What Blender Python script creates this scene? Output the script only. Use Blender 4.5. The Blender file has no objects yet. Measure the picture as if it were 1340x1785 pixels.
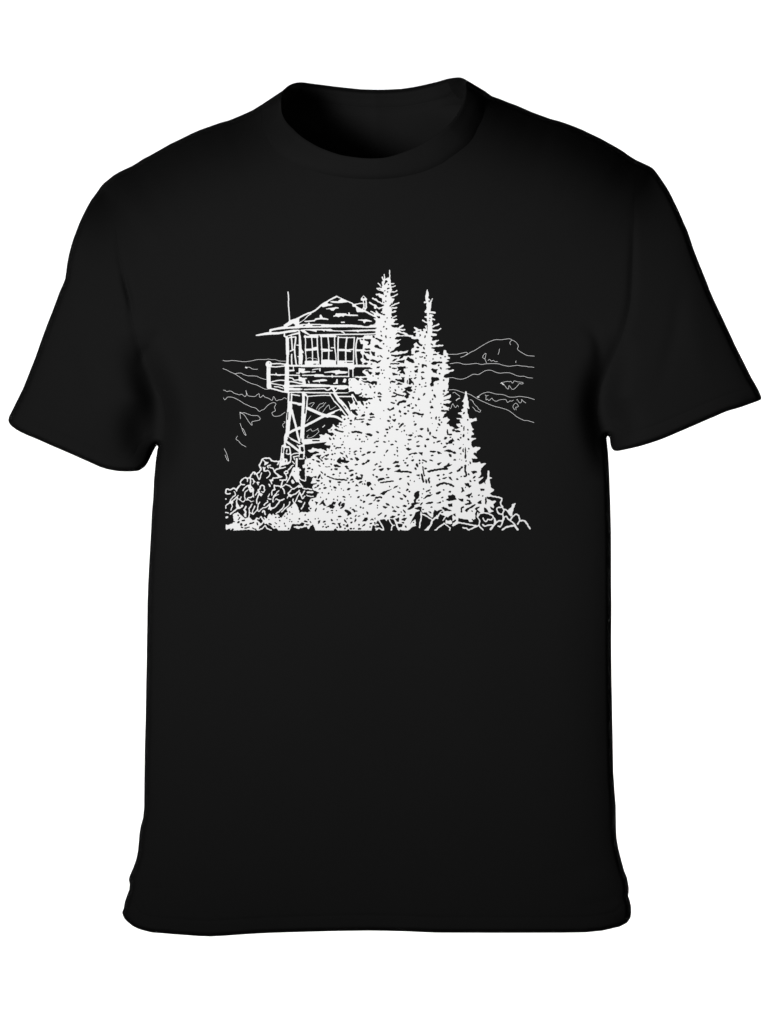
KPOS = (-1.05, -2.6, 1.50); KEY, FILL, BACK = 3.72, 0.25, 112.0
ART = """
@A1 hills
T 12,432 55,442 110,442 170,433 230,437 300,447 390,455 450,450 530,437 600,420 680,417 760,417 800,408 860,418 930,420 990,440 1060,445 1115,445
T 405,555 440,552 480,552 520,578 570,588 620,585
S 22 412,555 428,562
T 12,575 80,600 160,642 230,672 330,740 430,800 520,838 600,860 680,900 740,930 800,935
T 220,668 270,655 330,655 380,680 450,700 520,702 600,708 660,735 720,755 780,770
T 20,950 50,955 80,975 130,965 170,975 210,1005 260,1020 300,1033 340,1022 380,1055 405,1060 425,1020 412,950 430,1010 450,1045 490,1057 570,1060 610,1030 645,1015 650,1060 665,1080 700,1055 715,1038 740,1070 800,1090 830,1105 865,1130 880,1110 890,1070 900,1062 915,1085 945,1135 990,1120 1040,1115 1070,1090 1090,1085 1125,1105
T 20,1085 50,1120 90,1075 130,1070 180,1075 240,1100 290,1125 330,1150
@A2 hills
T 330,0 390,40 450,65 510,95 580,112 610,135 650,172 690,148 730,135 780,80 830,40 890,18 925,25 938,50 910,100 930,155 880,185 868,205 890,245 930,258 1010,245 1060,210 1095,185
T 305,185 340,205 375,192 430,210 520,242 615,245 650,275 665,300 640,325 590,335 525,350 515,370 525,410 500,400 470,360 430,300 390,240 340,200 312,190 315,240 320,300
T 312,380 345,470 365,530 400,580 418,592 400,545 375,490 350,465
T 268,600 240,655 285,685 325,735 370,765 415,790
T 35,820 75,900 95,970 115,1030 100,1030 75,990 52,930
T 1075,350 1100,355 1060,395 1055,415 1075,455
@B1 hills
T 140,400 190,385 225,400
T 250,395 285,400 322,412
@B2 hills
T 170,45 200,40 195,30 265,20 240,60 210,95
T 300,135 340,70 375,40 410,35 430,15
T 345,160 350,125 390,95 420,80 440,45 470,15
T 410,190 450,130 490,80 520,60 530,95 540,135 570,130 610,105 645,80
T 205,250 135,345
T 130,520 180,490 210,478 215,505 250,515 310,485 330,465 330,500 350,515 320,550 260,600 200,630 150,635 140,620 160,585
S 14 415,445 445,415
@C1 hills
T 1255,327 1345,327
T 1290,490 1345,484
T 1280,735 1345,732
T 1275,945 1345,941
@C2 hills
T 1345,40 1325,60 1310,110 1290,125
@D1 hills
T 0,325 70,325 140,310 210,295 245,293 255,315 220,345 170,368 135,378
T 220,345 260,325 320,285 380,260 450,215 530,165 600,125 680,90 750,70 850,72 930,60 990,55 1030,75 1090,105 1130,150 1145,190 1125,230 1160,270 1220,305 1270,335 1310,350 1340,352 1420,358
T 1030,75 1000,110 995,135 1010,160
T 815,232 805,290 790,330
T 590,480 560,410 520,380 545,330 575,305 580,320 560,410
T 615,435 640,415 675,445 705,430 740,455 780,450
T 1105,440 1095,460 1103,475
T 0,485 40,475 115,475 180,497 270,500 350,490 420,485 500,503 600,490 780,490 870,515 980,535 1060,525 1140,518 1200,530 1280,535 1310,545 1390,548 1415,558
T 0,730 60,750 130,760 180,755 250,730 310,695 370,672 440,680 500,650 560,615 620,602 680,608 740,635 820,655 900,648 980,648 1040,665 1100,693 1170,710 1240,708 1300,730 1390,740
T 825,835 855,820 950,798 990,805 1010,795 1045,830 1070,790 1130,805 1210,815 1230,830 1200,845 1160,835 1120,885 1050,940 1010,905 980,870 970,930 940,915 890,850 855,825
S 16 850,825 880,855
T 0,940 60,950 130,975 200,1000 300,1025 400,1085 530,1152
T 430,1070 500,1020 570,992 620,985 680,997 760,1020 880,1030 980,1070 1080,1072 1170,1060 1310,1080 1425,1115
S 18 430,1070 455,1070
T 565,1035 590,1050 620,1042
T 580,1050 580,1125 605,1105 630,1135 680,1090 705,1120 755,1145 820,1120 920,1115 955,1165 1000,1135 1020,1145 1060,1125
T 1115,1125 1125,1110 1150,1155 1175,1175 1200,1150 1200,1110 1225,1140 1275,1175
T 0,1000 30,990 80,1025 125,1060
S 12 60,1130 80,1110 120,1090
T 300,1120 325,1120 360,1155
@D2 hills
T 0,35 25,75 50,105 80,65 100,95
T 350,0 380,50 430,95 450,130 490,160 465,185 430,165 400,160 375,125 345,95
T 530,0 640,50 720,80 860,115 960,150 1030,195 1110,260 1180,300 1250,330 1300,330 1340,342 1415,365
T 1080,145 1050,100 1055,70 1100,25 1145,80 1110,100 1095,95 1105,145
@A0 cabin
S 25 1148,390 1158,500 1155,600 1165,720 1176,880
P 1070,965 1150,912 1165,885 1275,852 1345,820 1345,1025 1170,1030 1040,1040 930,1055 860,1070 860,1095 820,1095 820,1045 840,1035 960,1010 1075,985
p 1140,995 1200,965 1235,940 1268,965 1262,985 1200,990
P 580,1140 620,1128 780,1090 860,1090 1000,1085 1150,1060 1250,1045 1330,1045 1325,1070 1270,1090 1200,1095 1100,1110 980,1130 850,1135 770,1140 640,1155 590,1158
S 28 1085,1120 1090,1158
P 1120,1158 1200,1125 1290,1100 1345,1085 1345,1120 1230,1145 1180,1160
@A1 cabin
S 60 1135,30 1138,200 1142,320
S 46 1142,300 1138,490
S 28 1080,5 1130,40
S 26 1170,35 1280,22
k 10 1150,22 1180,15
S 28 1205,15 1215,120 1222,240
S 26 1185,270 1250,245
S 28 1212,330 1210,420 1215,510
S 30 1283,30 1275,120 1262,200 1268,320 1280,420 1292,500
S 22 1300,165 1350,170
S 20 1318,365 1350,368
S 112 812,497 812,502
S 72 812,500 808,700 815,840
S 84 815,850 818,895
d 8 828,478
d 5 815,562
S 25 860,492 1000,488 1090,500
S 25 850,540 940,545 1080,530
S 24 840,680 1090,685
S 24 940,660 960,690 1030,690
S 24 850,812 930,790 1010,778 1090,782
S 22 860,835 950,850 1060,870
S 30 850,920 950,945 1050,975 1160,990
S 22 910,890 980,895 1060,920
S 76 1128,510 1130,700 1120,900 1130,950
S 90 1115,880 1125,945
S 36 1100,523 1200,525 1350,525
S 20 1240,540 1245,600
S 32 1165,612 1250,605
S 24 1165,690 1350,692
S 24 1170,735 1230,745 1250,775 1350,770
S 22 1295,655 1350,650
S 28 1150,800 1230,805 1350,830
S 22 1165,810 1165,880
S 44 1080,880 1350,880
S 50 1120,930 1350,935
S 36 1140,985 1350,985
k 13 1250,905 1350,905
k 10 1170,968 1350,965
k 11 1265,1005 1350,1012
S 24 1200,1025 1350,1048
S 34 1160,1000 1155,1158
S 30 1212,1020 1205,1158
@B0 cabin
S 32 -20,852 60,807 150,765 230,740 310,690 400,610 480,565 560,515 660,467
S 20 -10,938 60,890 110,850 160,800 210,770
p 5,892 60,850 125,812 95,855 35,900
S 24 660,468 760,515 850,555 930,590 980,640
S 32 990,645 1080,690 1180,740 1260,785 1345,825
P 530,560 590,540 680,500 740,510 830,540 860,555 830,570 700,585 590,580
p 580,542 680,495 725,510 690,530 680,548
P 390,620 450,580 500,570 500,590 585,600 580,625 500,635 430,655 400,650
P 465,680 520,670 600,660 640,650 695,660 690,680 640,680 600,720 570,715 530,690 470,692
P 590,805 630,790 640,760 820,760 840,780 860,780 855,740 885,750 890,780 1030,785 1030,810 870,810 800,800 770,825 740,810 690,830 640,815 600,825
P 275,855 300,845 360,840 358,790 385,780 415,835 510,855 515,880 490,875 420,870 360,868 290,880 270,905 100,915 85,895 180,885 270,875
P 145,955 160,920 190,925 195,955
S 26 740,918 790,918
P 1025,870 1180,865 1275,895 1270,910 1170,905 1140,940 1120,925 1115,895 1030,885
P 1075,500 1125,448 1190,510 1172,545 1110,545 1078,540
p 1108,493 1125,472 1142,493 1130,500
P 1110,540 1182,540 1187,660 1150,725 1100,690 1120,640
p 1135,545 1152,540 1155,585 1138,585
d 10 1150,615 1150,650 1130,690
S 22 970,608 1060,590 1120,585
P 925,600 990,595 1000,640 960,652 930,645
P 985,645 1060,690 1110,680 1180,740 1100,742 1010,742 1000,720
p 1020,618 1108,608 1115,640 1090,680 1020,640
P 0,960 60,945 330,945 560,955 900,955 1100,970 1130,985 1210,985 1250,960 1340,960 1340,1010 1180,1015 900,1003 560,1008 300,1012 0,1018
k 10 240,975 380,975
k 10 75,978 105,970
P 20,1050 100,1038 300,1033 560,1032 590,1055 700,1060 800,1060 950,1050 1100,1045 1340,1040 1340,1075 1250,1070 1050,1080 1030,1095 1000,1080 800,1075 760,1080 700,1080 500,1075 450,1060 450,1085 400,1060 310,1060 310,1090 200,1065 100,1055 150,1100 190,1130 160,1140 60,1090
S 22 30,1060 110,1095 190,1140
S 22 740,1080 780,1100 800,1130
S 26 190,1140 600,1132 900,1127 1180,1125 1345,1115
S 30 0,1060 10,1158
@B1 cabin
P -5,0 28,0 40,100 45,200 50,240 85,285 85,300 55,310 70,350 65,430 55,505 0,505 -5,300
S 22 105,-5 115,120 110,250 125,400 120,500
S 40 100,20 320,22
S 24 220,40 232,200 236,430
S 26 315,5 322,200 330,330 345,450
P 112,228 220,225 250,205 320,190 320,255 250,262 200,265 112,272
P 100,437 345,437 362,508 100,508
k 8 255,497 295,497
d 6 335,497
S 24 385,-5 392,150 400,300 400,420
S 34 375,12 640,12
S 26 505,20 520,200 515,430
S 24 620,15 622,200 640,330 645,440
S 34 395,240 530,250
S 24 420,272 580,262
S 22 560,210 620,212
P 385,420 500,415 640,432 652,508 385,510
S 28 685,20 680,150 680,430
S 22 680,30 840,35 970,32
S 30 835,30 815,200 815,430
S 26 965,30 955,200 950,430
S 42 680,250 830,252
S 28 860,250 940,240
S 24 830,270 900,275
P 665,432 960,437 960,510 665,510
k 11 840,467 930,467
d 6 800,467
S 28 1020,40 995,150 990,300 1008,500
S 32 1020,50 1120,50
S 38 990,255 1140,258
S 46 40,528 1345,528
S 20 865,560 866,715
S 24 940,560 940,715
P 840,550 980,550 950,590 865,590
P 40,570 110,575 95,615 200,620 200,640 110,650 70,660 20,640 0,700 60,735 140,735 140,752 108,765 122,845 0,850 0,560
S 20 235,600 270,588 340,582
S 28 365,575 365,612
S 20 220,635 285,628
P 430,635 560,615 690,600 700,590 720,615 850,625 850,650 790,665 700,665 640,685 630,655 560,645 440,650
S 24 60,693 260,690
P 250,680 290,670 420,675 450,700 430,720 270,720
S 24 430,710 870,712
P 560,700 575,670 590,690 600,720 575,740
S 22 165,795 178,825
P 230,790 300,775 420,755 490,770 490,790 420,800 370,800 355,850 345,805 240,808
P 595,825 635,820 650,755 675,760 680,840 600,845
P 755,815 775,760 800,745 830,760 810,820
k 16 0,808 50,812
k 10 0,855 40,858
P 0,863 120,840 380,845 600,865 800,862 850,870 870,900 850,915 790,940 700,940 680,930 640,975 600,975 560,925 540,895 300,900 0,890
p 615,910 660,910 635,945
S 26 0,935 50,935
S 24 90,940 200,935 440,925
S 28 450,930 500,950 550,925
P 0,975 240,982 600,985 850,990 950,990 950,1002 670,1012 500,1008 240,1008 0,1000
P 40,1005 120,1005 150,1045 160,1090 120,1060
S 22 140,1060 300,1047 440,1040 550,1045
S 50 75,1000 80,1158
S 24 150,1060 140,1158
S 22 535,1015 580,1090 622,1158
S 56 615,1000 660,1070 715,1158
S 26 690,1062 920,1062
S 22 920,1060 960,1158
S 46 930,1040 1000,1158
k 14 950,1090 980,1150
@A2 cabin
P 1140,0 1222,0 1222,120 1205,260 1190,350 1178,500 1165,600 1130,680 1090,700 1075,680 1078,600 1105,540 1112,400 1116,260 1138,100
S 40 1215,150 1250,300 1285,430 1320,600 1350,690
S 40 1180,15 1270,25 1350,45
S 44 1150,555 1220,515 1350,455
k 12 1147,190 1140,310
S 32 1150,620 1240,670 1350,725
k 9 1145,625 1185,650
S 42 1095,680 1200,755 1350,870
P 1035,765 1075,745 1078,690 1105,700 1120,780 1165,790 1170,810 1095,810 1080,860 1080,990 1130,995 1145,1040 1120,1090 1020,1115 990,1130 1010,1000 1025,880
k 13 1058,800 1052,890
S 26 1090,790 1165,790 1185,860 1195,930 1190,1040 1140,1070
S 22 1130,840 1122,880
S 24 1115,905 1160,920 1180,900
S 22 1200,935 1260,905 1350,900
S 22 1240,965 1330,945
S 22 1250,980 1262,1010
S 40 1300,1000 1295,1158
S 22 1225,1045 1260,1085
S 22 1190,1148 1215,1120 1240,1110
S 22 1310,760 1350,800
k 9 1040,1000 1036,1020
k 9 1105,1030 1100,1050
@B2 cabin
P 50,0 150,0 150,80 140,140 100,420 90,650 95,700 60,760 20,740 15,600 25,500 40,200
k 16 118,0 108,120 100,200
S 48 -10,45 55,50
S 44 -10,475 60,445
S 56 140,112 260,165 400,225 500,255
S 44 500,250 640,265 770,335
S 44 95,430 250,350 400,270 500,230 620,180 730,140
k 9 630,190 715,150
S 28 615,-5 700,80 780,190 830,250
S 66 720,-5 800,90 890,225
k 20 670,10 760,120 850,235
k 9 780,75 820,115
P 90,655 340,640 480,640 480,705 100,750 60,760
k 18 240,680 350,680
P -5,760 95,745 105,880 100,1005 -5,1012
p 33,790 72,795 80,860 60,875 33,850
p 18,915 70,910 66,985 8,980
k 24 30,712 50,732
k 10 35,650 32,690
k 12 0,520 10,590
@A2 rocks
S 26 665,1158 650,1105 680,1060 690,1020 730,990 830,990 860,1030 940,1042 1000,1040 1030,1010
S 20 720,1025 745,1050 745,1100 775,1085 800,1060
P 735,1040 800,1055 790,1090 745,1105
S 22 840,1110 790,1125 805,1158
S 24 965,1100 990,1055
S 24 1000,1148 1040,1110 1150,1080 1190,1050
@A3 rocks
S 24 675,-5 670,50 620,100 600,120 565,80 530,95 500,140 480,180 440,185 390,180 330,230 320,270 325,290 260,370 250,410
S 22 600,120 625,170 650,212 665,160 685,95
S 22 565,80 562,120
S 22 325,280 350,300 390,295
S 22 440,190 440,240
S 22 490,180 495,250 490,310
S 20 490,195 530,200 560,240 540,285
S 24 545,240 570,245
S 24 360,400 400,350 450,312 490,310
P 450,310 500,310 555,370 550,420 490,440 470,400 450,350
d 7 515,368
S 22 545,370 540,450 535,490
S 20 450,390 410,420 390,480 400,560 370,595 340,590 310,560 290,545
S 20 310,560 330,510
S 24 60,400 90,370 130,390 210,360 250,400
S 24 65,400 70,455 140,455
S 20 210,420 228,440 225,490 190,510 150,560 130,610 70,660 62,710
S 22 280,490 250,520 195,570 170,610
P 115,600 170,570 200,600 175,640 130,630
S 20 165,630 175,680 150,740
S 24 60,550 68,546
S 22 60,785 110,790
S 36 75,870 90,862
S 22 265,530 250,610 255,690
P 260,600 285,650 310,690 370,650 380,665 310,725 245,715 250,660
S 24 270,710 220,750 180,780 140,815
S 22 330,665 360,660
S 26 415,680 395,720
S 32 385,730 410,780 390,825
P 400,800 425,790 420,870 380,860
S 22 430,560 450,530 500,520 545,490
P 410,570 440,530 470,560 520,585 560,575 560,590 500,605 460,575
S 22 540,490 550,515
S 30 615,265 640,260
S 22 615,260 625,300
S 22 665,320 700,310 735,330 730,380 745,390 720,430 690,420
S 24 665,330 660,370 625,390 650,420
P 620,400 650,430 690,450 710,465 680,510 650,480 625,450
S 22 610,430 580,480
S 22 640,470 610,540 600,600 610,625
S 20 655,600 625,660 620,740 630,765 660,750 710,700 750,700 790,670 835,630
S 20 570,670 545,730 525,780 545,812 580,770 610,740
S 20 520,635 490,690 470,720 475,790 465,880
S 20 485,790 520,800 545,815
S 20 825,460 800,515
S 22 800,545 850,550
S 24 790,580 790,600 740,640 735,655
S 24 700,780 720,750 740,770 750,820
P 795,740 820,650 840,630 850,690 900,700 850,755 830,730
S 24 860,720 920,690 980,620 1010,580 1080,550
S 22 885,600 890,530 920,480 985,400
S 20 900,500 980,470
P 880,560 900,590 940,535 1000,560 1020,590 940,560 890,608
S 22 715,-5 735,60 760,60 790,50 820,70 835,120 815,150 780,180
S 22 745,0 735,60
S 22 830,-5 890,20 910,60
S 24 905,70 950,30 1010,15 1100,-5
S 22 910,70 950,110 1040,165
P 950,110 1050,160 1020,185 970,180
S 22 970,180 890,185 880,220
P 800,210 860,205 890,215 890,240 860,245
S 22 840,230 868,280
P 795,275 840,290 848,330 825,345
S 24 1010,220 1110,215 1125,180 1110,120
S 22 1110,60 1085,85 1105,110 1145,90 1135,60 1110,60
S 22 1150,45 1200,-5
S 24 1060,220 1040,280 1020,345
S 22 905,310 960,320 1020,325
S 22 905,310 910,370 870,410 865,480
P 900,365 930,370 935,390 890,410
S 22 1020,350 1070,320 1110,295 1180,325 1210,350
S 22 1050,360 1080,400 1085,450
S 24 1345,310 1270,360 1210,380 1190,410 1150,450
S 24 1345,400 1290,450 1220,480 1160,475
P 1140,440 1190,470 1240,465 1200,520 1150,500
S 20 1170,480 1135,530
S 20 1345,450 1310,520 1275,600
S 24 1130,250 1165,200 1190,140 1215,80
P 1240,-5 1345,-5 1345,250 1290,260 1250,180 1215,140 1190,140 1200,80
d 8 1258,65
P 1200,230 1215,205 1240,215 1270,260 1250,285 1215,280
S 22 1180,600 1160,660 1100,710 1035,775
S 22 1080,640 1060,700 1000,760 940,800
S 22 1240,550 1235,590 1290,650
P 60,990 100,1000 180,970 200,910 180,820 270,770 330,830 400,890 440,870 490,870 530,920 560,910 600,870 650,880 665,845 690,850 700,870 740,860 780,890 800,820 830,800 870,830 890,795 910,830 950,810 990,830 1030,880 1070,820 1100,790 1140,770 1120,720 1180,680 1250,620 1310,660 1340,760 1340,990 1220,985 1200,1040 1170,1100 980,1100 940,1060 890,1070 850,1020 800,1000 770,980 730,1000 690,1050 620,1100 560,1075 470,1085 400,1060 330,1080 210,1095 200,1070 160,1060 110,1070 65,1090 60,1040
S 20 150,1080 165,1060
S 20 200,1092 330,1082 470,1075 580,1092
S 22 620,1095 700,1060 750,1010 780,1060 860,1095
k 18 275,830 280,840
k 12 190,945 215,945
k 24 280,960 295,945
k 20 350,925 385,920
k 12 280,905 310,870
k 32 330,985 335,1000
k 24 395,1010 420,1000
k 16 335,1040 360,1045
k 12 400,1055 470,1040
k 18 480,980 550,960
k 16 605,965 620,1000
k 22 620,910 660,930
p 650,905 670,880 700,920 700,950 680,970 650,940
k 10 720,880 735,905
k 9 770,990 775,995
k 24 820,980 850,990
p 650,1030 700,1000 730,960 740,1000 690,1050 640,1070
k 12 530,1055 590,1080
k 18 935,868 938,872
k 14 985,865 1000,870
d 9 815,908
k 14 1000,920 1005,930
d 11 915,1030 995,1030
k 16 1100,1020 1105,1022
k 10 1080,965 1085,985
d 9 1175,940 1215,943 1180,905 1130,880 1090,850
k 16 1175,775 1180,785
k 14 1135,805 1140,815
d 10 1220,808 1210,690
k 12 1150,1075 1160,1060
k 10 920,960 950,980
k 18 1325,945 1335,940
S 26 1260,1035 1345,1030
S 20 1290,1050 1345,1060
@B3 rocks
S 36 -5,50 20,40
S 22 5,150 20,200 60,220 100,238
S 22 -5,240 40,310 80,365 160,370 220,385
S 22 120,150 115,225
S 22 95,410 50,480
S 22 -5,400 30,470 60,540 100,500
S 32 -5,580 40,600
S 22 100,610 60,690 40,720
S 28 -5,340 60,330
@C0 trees
S 24 237,15 240,80 242,150
P 100,210 130,190 160,160 215,135 250,140 262,210 265,300 285,350 270,380 250,420 260,470 280,500 270,570 260,620 270,680 280,740 270,790 300,850 270,950 300,1000 380,1010 380,1060 420,1150 0,1150 0,900 60,850 100,800 120,760 100,740 110,700 130,640 100,600 110,540 100,490 140,440 130,380 70,360 80,300 110,280
S 24 145,85 152,140
S 26 110,130 130,180
S 24 150,120 140,240
S 22 115,205 125,250
S 24 40,235 75,275 100,300
S 26 20,330 60,325 110,340
S 22 30,345 130,375
S 24 260,250 315,240
S 24 270,305 335,285
k 10 280,275 315,265
S 26 270,390 330,385 368,367
S 26 270,480 340,450 375,425
P 265,500 325,505 310,550 270,610
S 28 260,640 330,605 398,580
S 32 280,670 360,665
S 30 270,700 340,725
S 28 270,745 330,735
S 26 290,835 355,808
S 26 280,870 360,870
P 270,860 340,880 310,920 330,940 270,960
S 26 270,950 330,950 380,945
S 38 380,1040 450,985 466,978
S 34 400,1050 500,1050
S 38 380,1080 460,1095 540,1130
S 26 460,1105 540,1138 640,1160
S 32 10,435 60,430 120,450
P 40,440 100,430 140,470 130,510 60,490
S 28 -5,510 30,550 110,590
S 28 -5,630 40,670 120,660
S 28 60,680 120,650
P -5,700 50,760 120,790 120,850 -5,900
S 28 100,740 140,730
p 15,810 70,820 72,845 40,840
p 150,250 165,195 185,185 205,210 175,225 155,262
k 16 213,255 218,260
k 10 85,315 100,300
k 12 200,335 240,320
k 14 145,375 155,370
d 11 205,388
k 20 172,460 178,465
d 11 175,550 138,572
k 12 100,620 135,622
k 12 240,635 255,625
k 16 290,712 310,708
k 16 125,785 155,785
d 9 197,840 275,838
k 16 158,905 165,910
k 16 130,1000 142,995
k 16 180,1035 190,1025
k 14 80,1078 90,1078
p 265,968 330,975 390,997 370,1008 290,1000
p 345,1128 380,1090 440,1130 400,1125 370,1112 352,1135
k 10 435,1070 470,1085
d 7 5,1020 95,1140
S 22 893,350 890,400
P 880,370 905,370 925,410 915,500 945,520 965,560 970,600 955,720 970,790 990,800 980,850 985,940 975,1000 990,1050 980,1100 1060,1130 1060,1150 890,1150 900,1000 890,900 885,850 890,760 880,680 880,600 870,540 855,490 870,420
S 34 848,570 880,565
S 22 985,508 965,560
k 20 930,545 932,560
P 845,740 860,700 900,690 900,760 880,760
S 36 960,745 1010,745 1028,755
S 28 1010,738 1015,760
S 32 860,825 900,825
S 26 975,790 995,800
S 28 980,860 1020,870
S 28 812,880 860,910 900,925
S 24 980,920 982,960
S 30 985,1000 1040,975 1095,952
S 28 990,1055 1070,1060 1128,1030
S 28 980,1120 1050,1130
P 850,980 890,970 900,1150 820,1150 830,1030 870,1030
k 20 880,1075 885,1100
k 16 935,765 945,770
k 16 940,848 945,850
d 7 930,890
S 32 672,1012 730,1045 780,1055
P 690,1040 780,1050 830,1080 840,1150 690,1150 700,1110
S 32 668,1090 720,1080
S 28 830,1040 870,1060
k 12 760,1145 775,1130
d 7 740,1075 760,1075
@B0 trees
S 30 1283,502 1345,530
S 30 1232,572 1270,600 1345,630
P 1300,640 1340,620 1340,690 1305,680
S 28 1252,727 1345,775
P 1290,780 1340,760 1340,830
P 1290,850 1340,840 1340,960 1250,965 1330,940 1340,900
@B1 trees
P 1060,60 1130,10 1140,0 1340,0 1340,1150 1070,1150 1040,1080 1100,1070 990,1040 960,990 850,985 870,960 850,900 870,860 850,800 870,740 980,735 960,705 1160,700 1100,640 1110,600 1200,580 1250,560 1100,500 1060,400 1110,370 1060,290 1110,220 1110,150 1060,140
p 1145,65 1255,65 1240,100 1245,140 1210,165 1195,160 1220,120 1190,90 1150,85
k 14 1085,68 1110,68
k 28 1290,10 1305,28
k 20 1150,238 1230,238
p 1140,280 1230,280 1230,325 1200,310 1150,300
p 1130,330 1160,360 1185,400 1220,415 1210,440 1170,430 1130,400
p 1260,280 1320,290 1320,350 1290,350 1260,300
p 1030,90 1060,110 1075,155 1110,165 1110,215 1015,215
p 1010,285 1060,285 1100,350 1100,380 1060,410 1075,440 1100,470 1090,500 1040,490 1020,440
k 28 1140,490 1190,488
k 26 1255,430 1345,445
k 14 1255,495 1270,498
k 24 1320,185 1345,190
p 975,555 1240,560 1280,580 1230,580 1140,585 1130,605 970,605
p 955,630 1040,635 1040,680 1060,680 1060,640 1100,645 1165,690 1160,705 955,705
p 1210,620 1280,650 1250,680 1210,650
k 14 1165,605 1180,615
k 12 1200,590 1210,640
p 985,735 1050,745 1040,780 1010,770
p 1100,745 1180,740 1180,770 1120,770
p 1090,780 1130,800 1190,790 1230,800 1250,820 1300,790 1340,810 1340,850 1310,830 1280,860 1240,830 1200,820 1140,815
k 20 1075,845 1078,850
k 12 1095,940 1100,940
k 13 905,900 910,902
k 11 893,770 897,772
k 18 840,850 845,855
k 12 850,780 855,810
k 20 1240,885 1250,910
d 10 1145,850 1220,860 1310,890 1290,705
p 990,1025 1060,1020 1090,990 1085,1030 1020,1045
k 24 1165,1025 1168,1035
d 9 1110,1050 1310,1075
k 18 1310,995 1330,995
p 1030,1080 1130,1080 1180,1090 1270,1085 1280,1105 1200,1110 1190,1130 1100,1150 1060,1120
p 860,988 950,975 960,990 880,1000
@B2 trees
P 850,0 1340,0 1340,1150 60,1150 60,1110 100,1080 100,1010 130,1000 105,930 140,850 220,830 230,800 330,825 390,820 480,860 480,800 530,830 550,770 440,755 480,700 350,640 370,610 350,570 440,580 465,545 500,560 510,520 500,490 545,470 580,430 590,385 640,430 690,400 700,365 745,370 820,300 740,320 755,290 730,250 750,230 800,250 860,240 900,200 890,120 870,40
p 500,540 580,545 610,570 570,600 500,560
p 900,150 990,135 1020,150 970,165 1030,230 1010,245 950,210
p 870,0 930,0 930,30 900,40
k 24 985,0 1005,50
k 22 1085,0 1125,60
d 11 1175,38
k 14 1215,15 1235,35
k 16 1170,105 1195,105
d 7 1060,150 1035,105 1140,185
p 1080,260 1110,220 1150,225 1145,250 1100,260
p 1225,220 1260,195 1310,220 1300,235 1240,235
k 16 1245,275 1315,270
k 22 970,320 990,280
k 10 1000,315 1135,305
k 16 1210,318 1265,320
k 16 1085,355 1120,352
k 24 895,330 915,342
k 22 890,385 910,388
d 11 793,305 860,295
p 1170,385 1200,375 1245,405 1190,415
d 12 730,405
d 8 970,440
d 6 790,430 820,420 755,455
k 12 640,430 690,445
k 22 630,485 690,510
k 16 690,515 770,528
d 12 560,495
k 28 930,535 1000,525 1085,545
p 1155,560 1240,555 1280,585 1250,605 1190,580
k 12 1160,605 1185,615
d 9 870,550 795,600 850,600 1195,660 1020,595 720,645
k 14 530,635 555,665
k 20 600,640 612,650
k 28 1050,658 1058,658
k 12 990,650 995,665
d 11 1095,697 1135,697
k 14 1310,720 1345,700
k 12 740,760 765,745
d 9 770,705 585,740 635,590
k 16 605,780 625,778
k 14 640,825 660,805 725,805
k 18 790,808 795,808
d 11 885,820
k 14 1065,820 1090,815
d 9 885,870 570,855
k 16 960,880 1005,860
k 14 960,910 985,920
k 14 1070,865 1080,875
k 24 1195,895 1245,875
k 16 1095,935 1150,920
k 16 1290,890 1325,880
k 18 720,890 760,910
k 12 785,875 795,880
k 14 875,908 885,912
k 18 570,915 590,920
d 11 625,905
k 12 820,935 845,975
p 975,970 1030,985 1045,1010 1010,1030 985,1000
k 20 900,1000 930,1008
k 32 1195,1040 1225,1025
k 14 1150,1075 1190,1050
k 24 1105,1085 1140,1085
k 14 975,1102 1015,1098
k 18 1320,1100 1345,1105
p 660,1050 680,1000 720,975 740,1010 790,1020 765,965 800,985 820,1030 875,1040 850,1065 800,1070 740,1050 720,1060 740,1085 700,1075
k 12 610,1015 615,1020
k 22 560,1005 565,1010
k 22 550,1085 560,1090
p 620,1095 660,1100 720,1130 740,1150 640,1150 610,1115
k 24 810,1135 850,1130
p 145,860 200,890 240,895 270,870 330,875 350,890 300,905 250,920 220,950 160,950 110,920 130,930 150,960 180,985 150,990 130,960 100,925
k 18 110,920 170,945
k 22 160,970 200,960
p 290,945 380,930 370,960 350,985 400,1020 370,1010 330,980
k 10 380,1010 410,1040
k 12 430,880 450,890
p 450,940 510,915 520,930 480,960
k 12 410,975 440,950
k 16 400,980 410,985
k 18 455,1000 505,1005
k 14 230,1010 260,1015
k 22 310,1035 360,1055
k 18 100,980 120,990
d 12 190,1080 425,1080
k 10 145,1100 150,1120
k 12 345,1110 375,1130
k 14 460,1145 540,1140
@C1 trees
P 0,0 960,0 960,20 990,45 975,90 1040,90 1100,85 1060,110 1040,140 1040,160 1130,155 1175,180 1080,195 980,200 970,220 1030,240 1010,265 1060,290 1120,285 1090,320 1170,345 1180,250 1225,250 1230,300 1265,310 1250,360 1295,380 1290,400 1230,420 1285,440 1210,480 1260,510 1260,530 1300,540 1290,560 1210,580 1280,600 1340,600 1340,620 1280,640 1260,660 1200,680 1180,720 1200,735 1280,735 1270,800 1260,850 1270,900 1250,950 1240,960 1280,970 1270,990 1190,1050 1180,1070 1310,1020 1310,1060 1280,1100 1190,1120 1180,1135 1290,1120 1280,1150 0,1150
S 22 975,100 1040,92 1095,82
S 26 985,195 1080,180 1165,172
p 1042,158 1052,115 1120,100 1128,150 1080,160
p 330,50 370,20 520,15 610,30 620,65 740,65 755,95 700,105 690,125 650,150 665,185 660,210 625,220 612,250 615,325 655,328 640,345 560,345 550,300 568,275 562,252 530,258 480,275 430,262 400,285 372,258 330,275 255,302 255,288 320,250 340,215 420,175 430,135 370,142 362,125 445,75 440,58 380,68 340,62
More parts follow.
